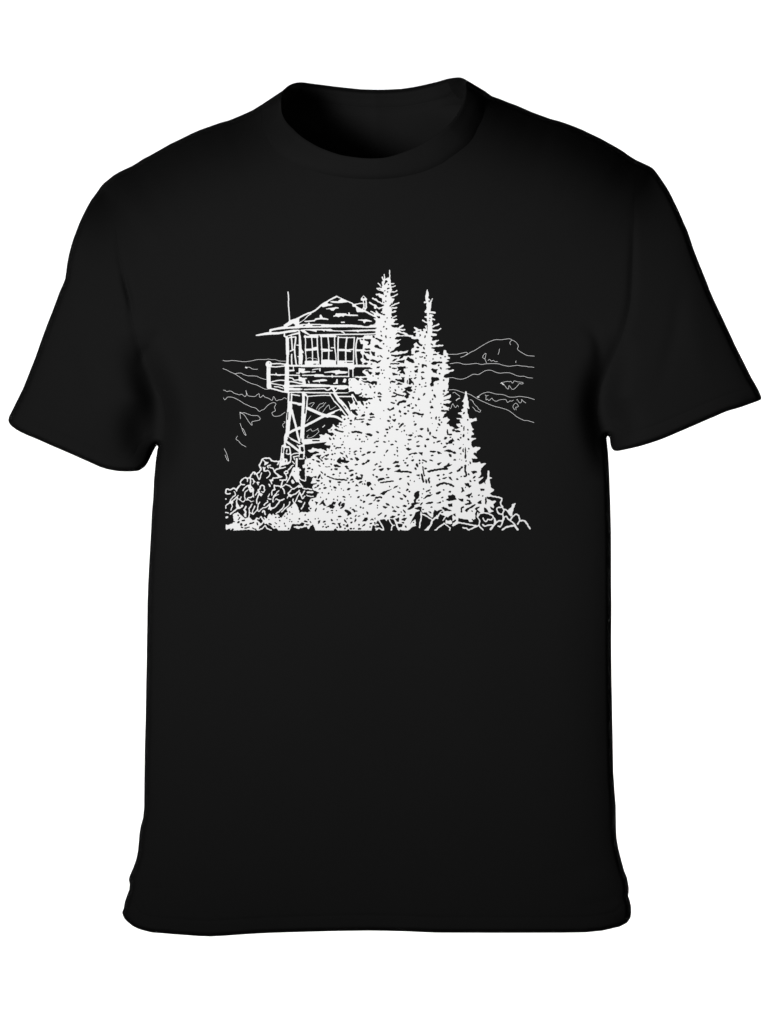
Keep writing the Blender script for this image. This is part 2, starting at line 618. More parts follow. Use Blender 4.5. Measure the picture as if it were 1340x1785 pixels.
p 265,335 300,335 340,342 440,325 540,305 600,310 640,335 600,350 560,345 520,352 440,350 400,362 350,372 310,358 270,352
p 560,375 600,395 655,425 670,470 640,475 590,455 530,420 545,390
p 405,400 440,360 480,358 460,385 430,405
p 285,445 330,405 370,405 320,440
p 360,455 420,440 500,425 490,480 440,470
k 16 260,492 340,490 400,492
p 370,545 515,540 515,575 480,570 480,610 500,640 510,670 490,675 470,655 420,655 415,640 460,605 440,600 370,620 400,590
k 18 745,495 750,500
k 12 540,558 545,560
k 18 235,545 260,545
k 12 285,570 360,572
p 285,650 310,650 330,665 380,670 370,685 300,690
k 14 405,685 420,688
p 440,725 495,730 490,825 430,805 340,775 345,760 440,770 470,760
p 250,800 290,785 340,805 330,820 280,812
p 355,850 400,820 465,845 430,855
p 580,745 630,745 605,770 650,810 600,850 575,845
k 8 550,780 548,840
p 500,920 560,895 625,890 605,920 635,960 610,980 545,960 530,970 595,1025 570,1040 570,1080 540,1095 500,1070 510,1050 540,1020 510,990 465,990 520,950
k 18 480,1050 400,1035 310,995
k 20 285,1062 340,1055 370,1025
k 22 440,1145 520,1140
k 14 330,940 345,965
d 11 400,895 455,935 250,905
k 12 230,745 245,752
k 9 255,820 262,835
k 14 245,970 255,968
d 7 225,935
p 0,40 60,60 115,85 70,115 50,80 0,55
p 0,170 30,160 60,200 115,230 90,235 0,205
d 12 135,145
k 12 222,255 226,275
d 6 190,185 250,210
k 18 95,0 105,12
k 14 175,0 175,40
d 9 250,35
k 16 30,360 45,355
k 14 75,350 115,380
k 18 200,400 225,392
p 0,440 30,450 90,430 70,455 30,480 0,460
k 16 15,565 55,545
d 9 98,600 140,605 115,660 150,735 40,745
p 0,645 60,640 75,655 50,685 0,685
p 0,800 15,800 15,860 0,860
d 7 70,850
k 20 45,1010 60,1000 90,1025
k 18 40,1062 95,1068
k 18 70,1110 80,1140
k 18 345,1130 355,1135
k 12 660,5 690,5
k 10 765,10 780,0
k 12 850,40 860,0
p 700,100 735,105 760,140 810,160 800,180 770,180 730,140
k 22 710,205 740,207
k 16 835,205 842,240
p 690,265 745,258 750,280 700,290 690,305 685,285
k 16 800,295 855,300
d 9 855,158 880,350
k 10 765,370 785,378 815,365
k 26 850,390 856,395
k 12 690,390 700,398
d 7 875,440 940,445
p 800,500 880,510 890,545 870,535 840,525 820,555 805,555
k 18 680,545 730,545
p 665,615 700,605 730,580 725,640 680,640
d 9 610,630 695,690 590,700
k 18 795,642 840,640
p 790,705 825,740 855,745 800,765
k 18 670,745 700,735
k 24 765,855 770,860
d 11 870,825 700,890 685,940
k 14 850,885 875,880
k 12 650,820 655,850
k 14 660,985 680,985
k 20 830,1040 850,1010
d 9 800,895
k 28 650,1085 655,1090
p 730,1120 745,1080 765,1120
k 12 950,1140 955,1145
k 16 965,145 990,165
k 14 1000,330 1060,328
d 11 995,408 1130,390
k 16 1205,365 1210,375
p 960,485 1000,455 1060,455 1150,455 1150,480 1060,480 1040,505 990,505
k 20 1085,515 1100,520
k 20 1120,560 1140,578
p 965,590 990,575 1030,590 1075,590 1060,610 1055,655 1000,640 985,615
k 20 1100,665 1118,665
p 970,725 1090,735 1105,775 1030,790 1000,820 1005,880 960,885 945,850 970,820
d 11 985,955
k 16 1175,780 1190,772
d 7 1085,840
k 32 1180,965 1188,965
k 20 1015,1035 1040,1075
d 12 990,1108
k 10 1165,1020 1180,1020
@C2 trees
P 0,0 1320,0 1290,30 1170,40 1180,60 1230,80 1250,95 1290,100 1270,130 1280,155 1140,145 1130,165 1160,180 1230,175 1225,200 1200,215 1165,285 1180,290 1240,260 1260,295 1295,310 1240,375 1240,390 1270,395 1300,430 1340,440 1340,1150 0,1150
k 16 260,15 320,30
k 38 385,50 390,40
k 28 395,35 420,10 510,0
p 200,130 220,120 245,140 310,100 315,130 240,160
p 540,70 590,45 595,90 560,85
k 20 490,103 510,100
k 14 625,118 660,108
k 18 690,55 705,75
d 9 615,40
k 28 415,165 425,190
k 24 560,165 570,168
k 26 500,210 530,210
k 26 650,200 710,200 760,222 820,225
d 11 655,255 800,262
d 8 763,152 140,160
k 16 305,238 325,228
k 16 430,245 432,258
k 18 247,260 255,285
k 20 205,335 250,340
p 285,315 345,305 340,340 320,352
d 6 75,300 255,380
k 20 400,380 402,392
k 22 415,445 450,400 475,388
d 9 668,348
k 24 670,408 695,395
k 10 490,430 515,425
k 18 235,440 242,465
d 12 283,440
k 22 175,485 215,490
k 20 195,540 205,552
k 12 355,488 395,488
d 8 452,522 645,550 705,512
k 24 495,505 500,512
k 18 10,520 40,538
k 18 150,600 172,600
k 18 535,578 540,578
k 24 575,588 625,588
k 18 562,665 612,665
k 20 740,600 770,598 800,612
k 12 675,618 695,612
k 28 775,480 815,478
k 20 905,465 912,520
k 20 945,540 942,580
p 975,600 1010,610 1060,630 1045,645 1010,635
k 22 880,665 920,655
k 10 710,708 755,692
k 20 715,778 765,772
k 24 857,760 865,785
k 16 505,768 515,770
d 11 565,740
p 525,815 570,810 620,830 570,850 540,840
k 14 575,930 620,910
k 18 640,905 710,900
p 750,890 815,885 800,935 770,910
k 20 945,870 1035,875
p 1065,870 1110,880 1145,905 1090,910
k 16 965,942 1000,942
k 14 935,1020 985,1030
p 1190,860 1270,835 1340,870 1340,890 1280,880
k 28 1280,920 1310,955
k 16 1180,800 1225,780
p 1215,720 1260,720 1270,690 1340,650 1340,730 1270,730 1240,750
k 28 1195,650 1225,630
k 16 1245,490 1250,560
k 18 1245,572 1320,575
k 20 1340,490 1345,505
k 14 1290,625 1305,620
k 16 1065,705 1120,685
d 11 1145,730 1015,718
k 24 1052,500 1058,500
k 16 1050,265 1048,310
k 22 1105,322 1115,320
d 11 970,287 1100,275 1145,360
k 18 1090,385 1115,415
d 6 1080,450 980,385
p 945,95 975,75 1005,110 960,120
k 12 945,190 950,200
k 14 945,10 960,18
d 12 1155,97
d 9 1135,35
k 14 5,695 40,690
k 16 135,703 170,705
d 11 225,688
k 16 340,690 360,702
k 16 260,750 305,752
k 16 5,785 30,785
d 11 375,803
k 16 365,845 378,870
k 16 175,885 205,850
d 11 145,937 327,925 380,945
k 16 530,990 550,980
d 9 635,965
k 22 620,1030 655,1018
k 18 755,1015 762,1035
k 18 815,1020 850,1030 880,1050
k 20 505,1070 525,1068
d 11 482,1028 85,1055
p 295,1080 350,1035 395,1045 390,1070 330,1075
k 32 350,1130 415,1120
k 20 10,1095 20,1085
k 22 50,1135 80,1130
k 22 540,1120 560,1110
k 26 710,1090 730,1140
k 16 755,1080 770,1075
d 9 812,1068
p 1070,1080 1140,1060 1100,1105 1075,1100
p 1180,1140 1230,1110 1275,1070 1280,1100 1325,1100 1250,1140 1200,1150
k 10 815,1130 815,1150
d 7 40,640
@D1 trees
S 30 -8,605 10,600
P 215,975 230,965 245,980 255,1060 275,1150 155,1150 200,1080
@D2 trees
P 185,0 275,0 280,40 275,80 300,115 285,130 250,120 265,220 290,290 350,300 410,280 425,330 350,350 315,370 320,410 345,460 370,480 350,500 330,505 370,560 365,580 330,590 315,630 410,635 405,660 350,675 320,710 335,780 350,800 400,785 480,795 485,820 420,870 415,900 375,890 360,915 420,970 430,990 400,1000 330,990 350,1060 400,1065 480,1045 490,1080 585,1065 580,1085 510,1150 0,1150 0,520 130,520 130,490 40,480 120,460 60,410 60,385 140,380 120,330 130,320 65,300 70,285 180,290 155,270 150,240 90,215 100,190 160,180 140,145 190,110 170,70 190,40
P 180,-8 150,0 190,15
S 24 40,490 80,485 130,500
k 12 60,525 125,525
S 22 -5,460 20,460
k 16 185,215 200,190
d 12 260,320 155,425
k 10 198,440 190,505
k 22 260,490 268,492
d 6 260,550 145,575 185,750 155,1020 120,1005
k 22 188,575 190,610
k 20 135,630 145,630
k 24 265,658 280,658
k 16 85,650 110,670
p 0,640 30,690 0,700
d 11 12,745
k 14 110,825 145,800
p 165,870 185,820 190,880
k 10 220,800 222,920
k 22 222,920 220,980
d 12 280,820
d 6 260,875
k 24 0,880 50,900
k 18 130,915 140,910
k 18 15,1020 45,1015
k 12 232,1030 235,1050
k 16 300,1055 310,1080
k 38 220,1110 220,1120
d 6 275,1105
k 20 145,1145 170,1140
@B3 trees
P 105,0 1340,0 1340,1100 280,1100 235,1005 200,1020 170,1075 145,1070 140,1030 70,1050 0,1060 0,790 60,770 150,780 200,760 150,700 190,690 160,615 200,545 250,530 300,520 330,430 240,390 230,350 240,310 310,280 300,260 250,280 200,270 220,240 240,170 200,160 170,155 130,230 110,230 100,90
S 36 150,430 240,432
S 22 130,480 180,500 250,505
S 20 215,270 290,265
k 18 180,462 245,462
k 22 145,18 190,12
k 18 228,35 240,40
k 12 140,70 155,70
d 7 218,78
p 130,150 175,150 150,200 130,220
p 250,165 300,145 300,185
k 24 340,180 370,120
p 385,165 410,190 395,195
k 18 305,225 355,232
k 18 320,325 345,305
k 14 275,350 310,345
k 14 385,285 405,265
d 10 440,300 545,325 335,440 405,440 375,520
k 14 345,378 370,370
k 20 435,360 480,350
k 14 380,70 410,100
k 22 450,110 455,130
k 12 490,150 560,180 640,205
k 18 640,205 740,210 830,220
k 18 720,212 800,212
p 520,220 560,225 545,265 525,240
k 22 565,35 570,42
p 610,20 670,15 670,40 640,45
k 18 585,122 615,122
k 18 710,98 730,95
k 20 805,100 820,98
p 815,0 860,10 870,30 840,25
k 20 880,60 945,45
p 890,140 920,110 950,115 940,140 900,150
k 16 895,220 935,205
k 14 930,255 955,240
k 12 835,180 855,195
k 20 680,255 725,258
d 12 697,300
k 24 605,335 640,355
d 8 570,390 632,395 740,368 775,400 700,145
k 22 845,385 890,365
d 14 865,265
k 32 1000,190 1085,192
p 1070,125 1110,125 1105,180 1085,160
k 22 1000,155 1020,175
k 18 990,103 1005,102
k 24 1050,265 1095,245
p 980,320 1000,290 1035,325
k 24 1145,290 1155,295
p 1185,255 1240,250 1260,285 1205,335 1185,305
d 9 1105,285 1155,230
k 22 1290,130 1305,132
k 14 1295,45 1325,30
p 1250,340 1290,385 1255,390
k 28 1325,300 1345,300
k 18 1000,408 1025,400
k 24 1180,490 1225,465
k 22 1260,490 1320,482
d 12 515,450
k 22 1025,525 1050,505
d 9 875,475 905,510 1122,487 675,505
k 16 1070,565 1095,575
k 24 1125,600 1150,590
k 12 1300,580 1345,545
k 16 1215,640 1270,625
k 18 770,505 800,520
k 20 470,550 480,552
d 12 605,552 670,567 795,565
p 285,595 330,610 300,650 295,620
p 355,650 420,570 435,580 430,610 470,665 440,665 410,630
p 480,690 560,640 600,595 640,605 630,640 595,645 590,665 620,670 590,715 550,710 530,685
k 22 690,640 730,605
k 20 695,630 710,665
p 740,640 770,615 800,630 780,690 730,715 715,710 760,680 735,665
p 790,750 810,730 880,760 915,800 860,840 840,830 855,800
p 920,730 950,720 985,765 970,775
k 16 1005,760 1010,765
d 12 995,665 1120,708
k 20 1065,695 1080,692
d 11 1120,812 895,705
k 16 1178,770 1200,805
k 14 1030,848 1060,842
k 14 995,830 980,855
p 1110,935 1150,875 1190,875 1200,905 1160,935
p 1245,915 1275,890 1300,915
p 1100,1025 1130,990 1155,985 1140,1015
k 18 1045,990 1042,1010
k 18 1035,1072 1075,1066
p 1280,1030 1300,1010 1340,1040 1340,1095 1270,1095
k 14 1235,980 1265,970
d 12 1240,1035
k 28 1320,960 1345,985
k 22 1330,890 1345,900
k 12 285,760 305,710
k 14 425,728 445,722
k 14 490,778 512,770
k 12 560,750 590,750
d 9 580,790 650,752
k 20 690,852 730,855
k 22 565,910 578,928
d 9 665,908 285,895 335,885
k 18 790,910 825,955
k 14 830,895 845,890
k 14 895,880 920,890
k 22 905,960 925,952
k 16 990,900 975,945
p 330,985 340,930 370,925 360,955
k 16 420,950 460,938
d 11 455,990
k 14 580,975 630,985
p 670,975 730,965 710,990 720,1020 745,1035 710,1055 700,1010
k 14 770,995 800,1005
p 815,1020 850,980 860,1030 840,1040
d 13 663,1042 800,1060 420,1030 475,1040 510,1028
k 22 895,1065 915,1068
k 18 955,1062 960,1068
p 610,1075 640,1070 680,1105 610,1105
p 830,1105 860,1075 880,1105
k 12 235,1005 265,1060 270,1105
k 18 95,935 145,945
k 14 120,995 170,1000
k 14 195,935 205,960
p 0,1000 50,960 95,970 70,1015 0,1020
k 16 100,835 112,825
k 18 195,715 210,712
d 12 5,895 160,910 235,575
@C3 trees
P 0,0 1340,0 1340,760 1300,770 1220,760 1160,740 1130,730 1070,760 1020,740 1000,800 1000,860 980,880 930,840 880,780 820,790 790,760 740,760 690,790 660,860 620,930 600,980 640,930 690,900 700,960 690,990 710,1020 650,1030 600,1070 560,1100 470,1100 420,1080 410,1100 390,1100 380,1060 350,980 320,900 230,900 200,910 180,940 160,900 80,910 50,940 30,920 0,1000
p 55,40 100,15 130,15 125,45 80,60
p 190,10 255,15 230,35 210,45
p 325,70 420,30 440,55 430,80
k 24 430,75 530,70 610,85
k 22 680,5 700,30
k 14 820,0 830,80 845,145
k 24 860,15 880,20
k 28 915,70 1000,50 1150,25 1240,25
p 1180,0 1230,0 1250,30
k 14 1280,100 1345,85
k 22 0,160 25,165
p 30,215 60,195 120,180 160,200 110,215 60,225 50,245
k 14 175,178 230,175
d 11 190,125
k 18 85,265 180,250 300,235
k 16 410,208 445,190
k 16 550,158 580,158
d 9 600,225 670,240 760,190
p 700,135 760,120 760,150
k 26 800,120 815,200 830,250
k 18 870,205 882,265
k 24 930,185 920,210 930,260
k 24 1075,140 1105,132
k 18 1175,128 1195,125
k 14 1165,195 1230,175
d 12 1110,210
p 1270,165 1300,165 1330,220 1300,210
k 28 1065,315 1130,285 1200,270 1235,285
k 24 1270,285 1345,320
k 20 560,275 580,310
k 22 535,405 555,380
d 14 585,418
p 310,360 330,330 385,320 350,350
d 9 418,360 240,330
p 75,460 130,420 270,380 200,415 165,450 140,475
k 12 380,420 425,440
k 24 0,530 60,515 95,520
k 22 20,580 60,578
k 24 300,505 315,515
p 470,465 510,485 535,495 515,520 495,505
k 20 420,535 460,550
k 22 555,575 558,595
k 22 175,625 225,655
p 120,670 200,690 170,710 130,700
k 16 285,685 300,700
k 14 360,680 400,700
k 22 480,670 530,672
p 285,765 320,740 360,770 340,775
k 16 480,740 515,790
k 14 40,830 105,790
k 12 150,860 180,830
k 20 385,825 410,815
k 22 600,828 628,828
k 16 475,845 500,832
k 26 265,868 330,850
d 11 440,775 570,630
d 9 30,660 25,700
p 670,450 730,410 755,420 750,520 700,560 690,610 760,615 700,640 660,655 665,685 600,730 550,730 590,690 630,660 615,630 670,610 660,570 690,540 670,500
p 680,715 740,685 795,690 790,730 790,755 750,735
k 16 780,650 810,610
k 12 815,735 830,730
k 12 740,570 755,570
d 9 810,455 800,520
k 16 880,420 940,390
p 830,545 890,480 985,470 940,500 880,520
k 22 880,625 985,608
p 1060,620 1130,595 1130,620
k 26 1060,455 1130,425
d 12 1180,390 945,440
k 16 1140,525 1165,520
k 16 955,692 975,692
p 1220,565 1270,530 1260,490 1340,480 1340,570 1280,580
p 1260,640 1330,630 1330,680 1270,680
p 1150,700 1180,690 1250,720 1315,755 1290,770 1230,755 1180,730
k 20 1275,425 1300,420
k 14 925,770 965,790
d 11 1170,585 965,335 830,375
p 340,900 400,870 400,940 370,940
p 450,910 490,880 540,880 510,910 500,930
p 380,980 460,990 450,1030 400,1040
k 18 520,1020 525,1045
k 12 455,955 490,965
k 10 655,960 660,950
k 10 45,950 60,980
@C3 rocks
S 24 50,900 80,970 125,1040 130,1100
S 24 -5,1060 60,1060 130,1095
S 22 0,1090 30,1070
S 24 0,990 40,1000
S 22 230,900 265,970 290,1010 275,1050 270,1100
S 20 290,1010 325,1005
S 26 320,900 350,960 370,1030 410,1100
S 26 785,780 790,880 770,960 762,1045
S 24 800,810 870,840 950,890 980,910
S 32 1080,850 1020,890 980,930 960,990 900,1060 860,1095
P 835,1100 900,1050 960,1000 980,1000 910,1100
S 26 1030,1100 1100,1040 1190,975
S 24 1180,745 1120,790 1080,850 1060,880
S 20 1060,840 1080,890
S 24 1190,975 1240,1010 1290,1050 1285,1100
P 1110,810 1160,770 1200,755 1340,760 1340,820 1300,830 1270,850 1260,910 1230,860 1180,840
S 20 1210,860 1170,920
P 1215,900 1250,930 1340,900 1340,980 1260,990 1210,970
p 1225,870 1270,870 1300,835 1310,860 1265,915 1240,900
k 20 1250,990 1290,1020
k 18 1320,920 1345,895
k 16 1150,782 1165,778
@D3 trees
P 0,0 500,0 490,60 495,130 440,190 530,160 530,185 460,240 450,270 470,300 520,270 550,255 565,290 570,220 600,195 605,50 640,50 640,165 685,175 685,190 645,205 650,260 665,300 660,340 725,385 720,405 650,455 690,490 660,510 590,510 600,540 680,580 750,575 755,600 710,640 720,690 720,715 650,680 660,720 720,760 650,790 600,780 540,800 480,790 440,750 400,720 410,760 390,810 400,890 370,910 340,950 290,950 270,910 180,900 100,880 90,960 0,1010
k 24 85,60 110,50 130,25
k 18 145,5 170,0
k 24 215,0 218,60 235,110
k 20 235,110 235,140 200,155
p 325,65 410,60 425,80 350,110
k 24 278,112 282,130
k 22 355,185 385,160
k 20 72,195 90,210
k 16 295,225 315,245
d 12 382,230
k 12 140,160 155,150
p 210,275 275,275 285,310 320,320 290,350 260,325 225,310
k 24 0,320 15,325
k 8 225,330 222,350
p 150,345 175,350 200,410 150,430 165,400
p 480,370 550,375 545,400 490,405
p 230,490 330,445 330,460 300,495 290,530 260,505
k 18 335,505 340,512
k 16 445,482 460,480
d 12 522,495
p 0,470 35,490 60,555 0,570
p 100,545 180,550 180,595 130,575
k 20 255,570 300,585 290,615 320,620
k 18 215,640 300,632
k 24 230,750 260,725 320,690 385,650
k 20 240,740 245,765
k 20 185,690 155,700 150,770
d 12 337,760
p 430,610 495,570 495,630 470,635
p 570,520 585,530 590,590 580,640 565,620
p 550,700 575,710 615,760 600,780 550,775
k 20 400,720 460,690
p 10,820 40,800 50,850 25,840
p 0,940 50,910 50,930 0,975
k 10 340,900 360,930
@D3 rocks
S 26 640,490 720,505 840,530 855,570 830,620 870,690
S 24 870,690 780,700 770,740 800,800 860,810 890,750 870,700
S 26 880,720 940,745 1000,800
P 970,730 1020,690 1030,640 1090,615 1095,640 1070,700 1040,800 1040,840 1010,860 940,770
S 26 1000,920 1040,860 1100,815 1140,830 1160,880 1165,930 1130,985
S 28 1165,930 1240,925 1280,960 1345,1068
S 24 865,810 880,860 870,920
S 26 880,880 930,850 970,900 1060,970 1130,1085
S 36 1080,1010 1132,1085
S 32 868,1085 930,1040 1070,1010
S 26 890,890 860,970 830,1030 790,1020
S 28 860,930 800,930 740,980 655,1080
S 32 740,980 655,1080
S 24 700,860 750,930
P 700,850 740,880 760,940 740,980 700,1010 720,940
S 26 520,995 560,1020 640,1000 690,1005
S 24 440,790 430,860 470,930 455,1000
S 26 440,850 480,800 560,790 640,810 690,840 710,860
S 22 530,880 545,920 590,940 610,900 660,915 690,890
S 26 100,960 200,975 320,1000 430,1020
S 24 450,1005 528,1090
S 26 180,1050 240,1060 280,1085 360,1050 440,1015
S 26 0,1010 60,985 100,950
"""
import bpy, math
import numpy as np

# ------------------------------------------------------------------ scale and camera constants
S = 0.00048            # metres per drawing unit
CU, CV = 670.0, 892.5  # centre of the pattern
ZC = 1.40              # height of the pattern centre above the floor
D = 5.0                # viewing distance

scene = bpy.context.scene

# ------------------------------------------------------------------ pattern lines of the shirt (drawing units)
def pts(s):
    return np.array([[float(a) for a in p.split(',')] for p in s.split()])

NECK_TOP = pts("492.5,157.8 502,149.6 512,145 525,143.3 542,145.4 561.5,147.8 581,150.4 604,153 629,155.5 660,156.4 680,155.8 699,154.8 719,152 740,147.6 761.6,142.5 781,137 797.8,134.8 806,136 814,140")
LEFT_SHOULDER = pts("492.5,157.8 484,167.6 476,174 464.6,177 450,185.7 440,192 420,201 399,209.6 383,214 366,220 349,226 333,233 315,242 296,251 277,262 259,272 249,277 240,283 232,288 224,292 215,296 207,300 197,306 188.6,313 181,319 175.6,325")
LEFT_SLEEVE = pts("175.6,325 168,336 159,348 151,362 144,376 138,389 133,402 128,415 124,428 120,443 116.5,461 115,474 113,487 108.5,498 103.5,509 98,524 92.4,539 86.5,554 81,568 75.5,583 70,598 65.5,611 61,624 54.5,640 48,657 43.5,668 39,679 33.5,690 28,701 23,711 18.5,720 15.5,726 14,733")
LEFT_CUFF = pts("14,733 16,738.5 20,743 28,749 37,754 48,759 59,763.5 72,769 85,775 98,780.5 111,786 126,792.5 140.5,799 152,804 163,809 174,814 185,817.5 196,820 207,821.5 218,822 229,822 242,820.5 252,814 257,807 261,799 264.5,791.5")
LEFT_SIDE = pts("264.5,791.5 268,784.5 271,779 273.5,776 275.5,776.5 275.3,780 274,783.5 271,805 268,838 266.8,867.5 264.4,894 262.8,928 261,961.6 259.4,988.5 257.9,1017.6 256.8,1051 256.4,1085 255.8,1118 255.2,1160 254.4,1196 253.6,1252 252,1308 251.2,1364 250.8,1409 248.8,1426.7 245,1440 242.7,1453.6 241.4,1470 240,1484 237,1498.4 231.4,1514 226,1526 224,1532.5 225.8,1541 224.8,1551 221,1561 217.3,1571.6 215.4,1583 212.4,1591")
HEM = pts("212.4,1591 216,1600.7 222,1607 230.4,1613.8 238,1618 247,1621.3 264,1625.5 299.4,1628.4 344,1631.7 366.6,1632.6 396,1631 433.7,1628.2 478.5,1626 534.5,1624.4 590.4,1623 642.7,1622.3 677,1622.8 705,1623.6 733,1624.8 759,1625.8 864,1626.2 976,1626 1020.6,1625.4 1050,1622.4 1080,1615.5 1093,1608.6 1099,1599.6")
RIGHT_SIDE = pts("1099,1599.6 1100.2,1590 1099.7,1579 1097.2,1568 1094.7,1562 1095.8,1556 1096,1548 1093,1530.6 1087.8,1517.5 1083,1500 1077.5,1478 1074.7,1462 1073.8,1445 1073.2,1404.5 1071,1377.6 1068.8,1344 1067.9,1288 1066.8,1232 1065.8,1176 1065.2,1120 1065.6,1060 1065.2,1009 1065,930 1063.6,874 1062,829.6 1060,791.5 1058.4,775 1057.2,765 1057.6,761.4 1059.4,759.6 1061.6,760.6 1062.6,764.6 1063.4,771.6")
RIGHT_CUFF = pts("1063.4,771.6 1064.6,778 1066.6,782.6 1070,785.6 1075,786.4 1081,785.6 1090,783.8 1100,781.6 1111,779 1122,776 1133,772.6 1144,769 1155,765 1166,760.5 1181,754 1196,747.6 1210,741.6 1225,735 1234,731 1244,727 1257,721 1270,716 1279,713.4 1288,711 1305,705 1321.5,699 1326.4,696.4")
RIGHT_SLEEVE = pts("1326.4,696.4 1327.4,694 1325.5,688 1321.5,679 1316,669 1310,659 1303,645 1296,631 1288.5,616 1281,601.5 1275.5,589 1270,577.5 1260.5,557 1251,537 1244,522 1236.5,505 1233,495 1229,485 1224.5,474 1220,463 1214.5,449 1209,435 1203.5,418 1198,402 1192,389 1186.5,376 1182,366 1177,355.6 1171,343 1164,330 1157.5,320 1151.5,311 1146.5,304 1142,298 1137,292.6")
RIGHT_SHOULDER = pts("1137,292.6 1130,288.6 1122,285 1107,278 1096,271 1085,263 1076,257.6 1066,252 1057,247 1048,242 1038.5,237.4 1029,233 1014.5,226 1000,220 988,215.6 976,211.5 959,207 948,203 937,199 926,195 915,190 900,183.5 885,178 870,172 857,167.4 850,162.4 843.7,157.6 832,154 822.4,148 814,140")

def chain(*a):
    out = []
    for p in a:
        out.extend(p[1:] if len(out) else p)
    return np.array(out)

OUT = chain(NECK_TOP[::-1][:0].reshape(0, 2) if False else LEFT_SHOULDER, LEFT_SLEEVE, LEFT_CUFF, LEFT_SIDE, HEM,
            RIGHT_SIDE, RIGHT_CUFF, RIGHT_SLEEVE, RIGHT_SHOULDER, NECK_TOP[::-1])[:-1]

INNER = pts("492.5,157.8 490.2,168 489.6,185.7 491,197 497.5,211 510.6,225.5 525,238.5 542,249.6 558,258 579.6,266.4 596,271.2 617,274.6 634,276.4 650,276.9 666,276 680,273.6 699,267.6 725,257 750,243 772,227.5 788,212 797.8,198 804,184 808.6,166 810.6,150 814,140")
SEAM = pts("455.8,182.2 455.4,200 456.2,220 462,236 471,250.5 483,264.5 496,275 514,285.6 540,296.5 570,304.5 600,309.5 632,312 665,312 700,308.5 735,300 768,286 786,273.5 802.7,261.5 816,250.5 825.7,238 834,220 841.5,205 845.2,185.7 845.5,170 845,158.6")
L_ARM = pts("211,296 205,318 202,345 200.5,380 201.5,409 206,434 212.6,461 218,494 225.5,522 229,550 234,574 240,598 249,624 259,650 270,674 281,694 286,706 288.5,722 289,740 287,758 281,774 275.5,777")
R_ARM = pts("1131,289 1116,302 1108,322 1105.5,350 1105,380 1104,410 1103,439 1102.4,470 1101.5,505 1098,535 1090.5,565 1083,590 1070,620 1058,648 1048,672 1043,696 1041,720 1043,742 1050,756 1058.6,761")

# ------------------------------------------------------------------ 2-D distance fields
def seg_dist(P, A, B):
    d = B - A
    L2 = float(d @ d)
    w0 = P[..., 0] - A[0]; w1 = P[..., 1] - A[1]
    if L2 < 1e-12:
        return np.hypot(w0, w1)
    t = np.clip((w0 * d[0] + w1 * d[1]) / L2, 0, 1)
    return np.hypot(w0 - t * d[0], w1 - t * d[1])

def line_dist(P, pl):
    r = np.full(P.shape[:-1], 1e9)
    for a, b in zip(pl[:-1], pl[1:]):
        r = np.minimum(r, seg_dist(P, a, b))
    return r

def inside(P, pl):
    c = np.zeros(P.shape[:-1], bool)
    x, y = P[..., 0], P[..., 1]
    for a, b in zip(pl, np.roll(pl, -1, 0)):
        if a[1] == b[1]:
            continue
        m = (a[1] > y) != (b[1] > y)
        c ^= m & (x < (b[0] - a[0]) * (y - a[1]) / (b[1] - a[1]) + a[0])
    return c

def poly_sdf(P, pl):                       # positive inside
    d = line_dist(P, np.vstack([pl, pl[:1]]))
    return np.where(inside(P, pl), d, -d)

def smooth_line(p, n):
    """Catmull-Rom through the points, n samples evenly spaced along the length."""
    p = np.asarray(p, float)
    q = np.vstack([2 * p[0] - p[1], p, 2 * p[-1] - p[-2]])
    out = []
    for i in range(1, len(q) - 2):
        t = np.linspace(0, 1, 9)[:-1, None]
        a, b, c, d = q[i - 1], q[i], q[i + 1], q[i + 2]
        out.append(.5 * (2 * b + (c - a) * t + (2 * a - 5 * b + 4 * c - d) * t ** 2 + (3 * b - a - 3 * c + d) * t ** 3))
    out = np.vstack(out + [p[-1:]])
    s = np.r_[0, np.cumsum(np.hypot(*np.diff(out, axis=0).T))]
    u = np.linspace(0, s[-1], n)
    return np.c_[np.interp(u, s, out[:, 0]), np.interp(u, s, out[:, 1])]

# ------------------------------------------------------------------ grid for the cloth
STEP = 3.0
gx = np.arange(-12, 1353 + .1, STEP)
gy = np.arange(90, 1680 + .1, STEP)
GX, GY = np.meshgrid(gx, gy)
GP = np.stack([GX, GY], -1)
NR, NC = GX.shape

sil = poly_sdf(GP, OUT)
# the tube openings (hem, cuffs, neck) run on past their edges so that the cloth stays open there
def ext_poly(edge, shift):
    return np.vstack([edge, (edge + np.array(shift))[::-1]])
ext = sil.copy()
for edge, sh in ((HEM[2:-2], (0, 160)), (LEFT_CUFF[2:-3], (-45, 110)), (RIGHT_CUFF[4:-2], (45, 110)), (NECK_TOP[1:-1], (0, -70))):
    ext = np.maximum(ext, poly_sdf(GP, ext_poly(edge, sh)))
    ext = np.maximum(ext, np.minimum(8.0, 9.0 - line_dist(GP, edge[1:-1])))
# free border distance: 0 on the side silhouettes, large at the openings
free = chain(LEFT_SHOULDER, LEFT_SLEEVE)
fd = np.minimum.reduce([line_dist(GP, free), line_dist(GP, LEFT_SIDE), line_dist(GP, RIGHT_SIDE), line_dist(GP, chain(RIGHT_SLEEVE, RIGHT_SHOULDER))])

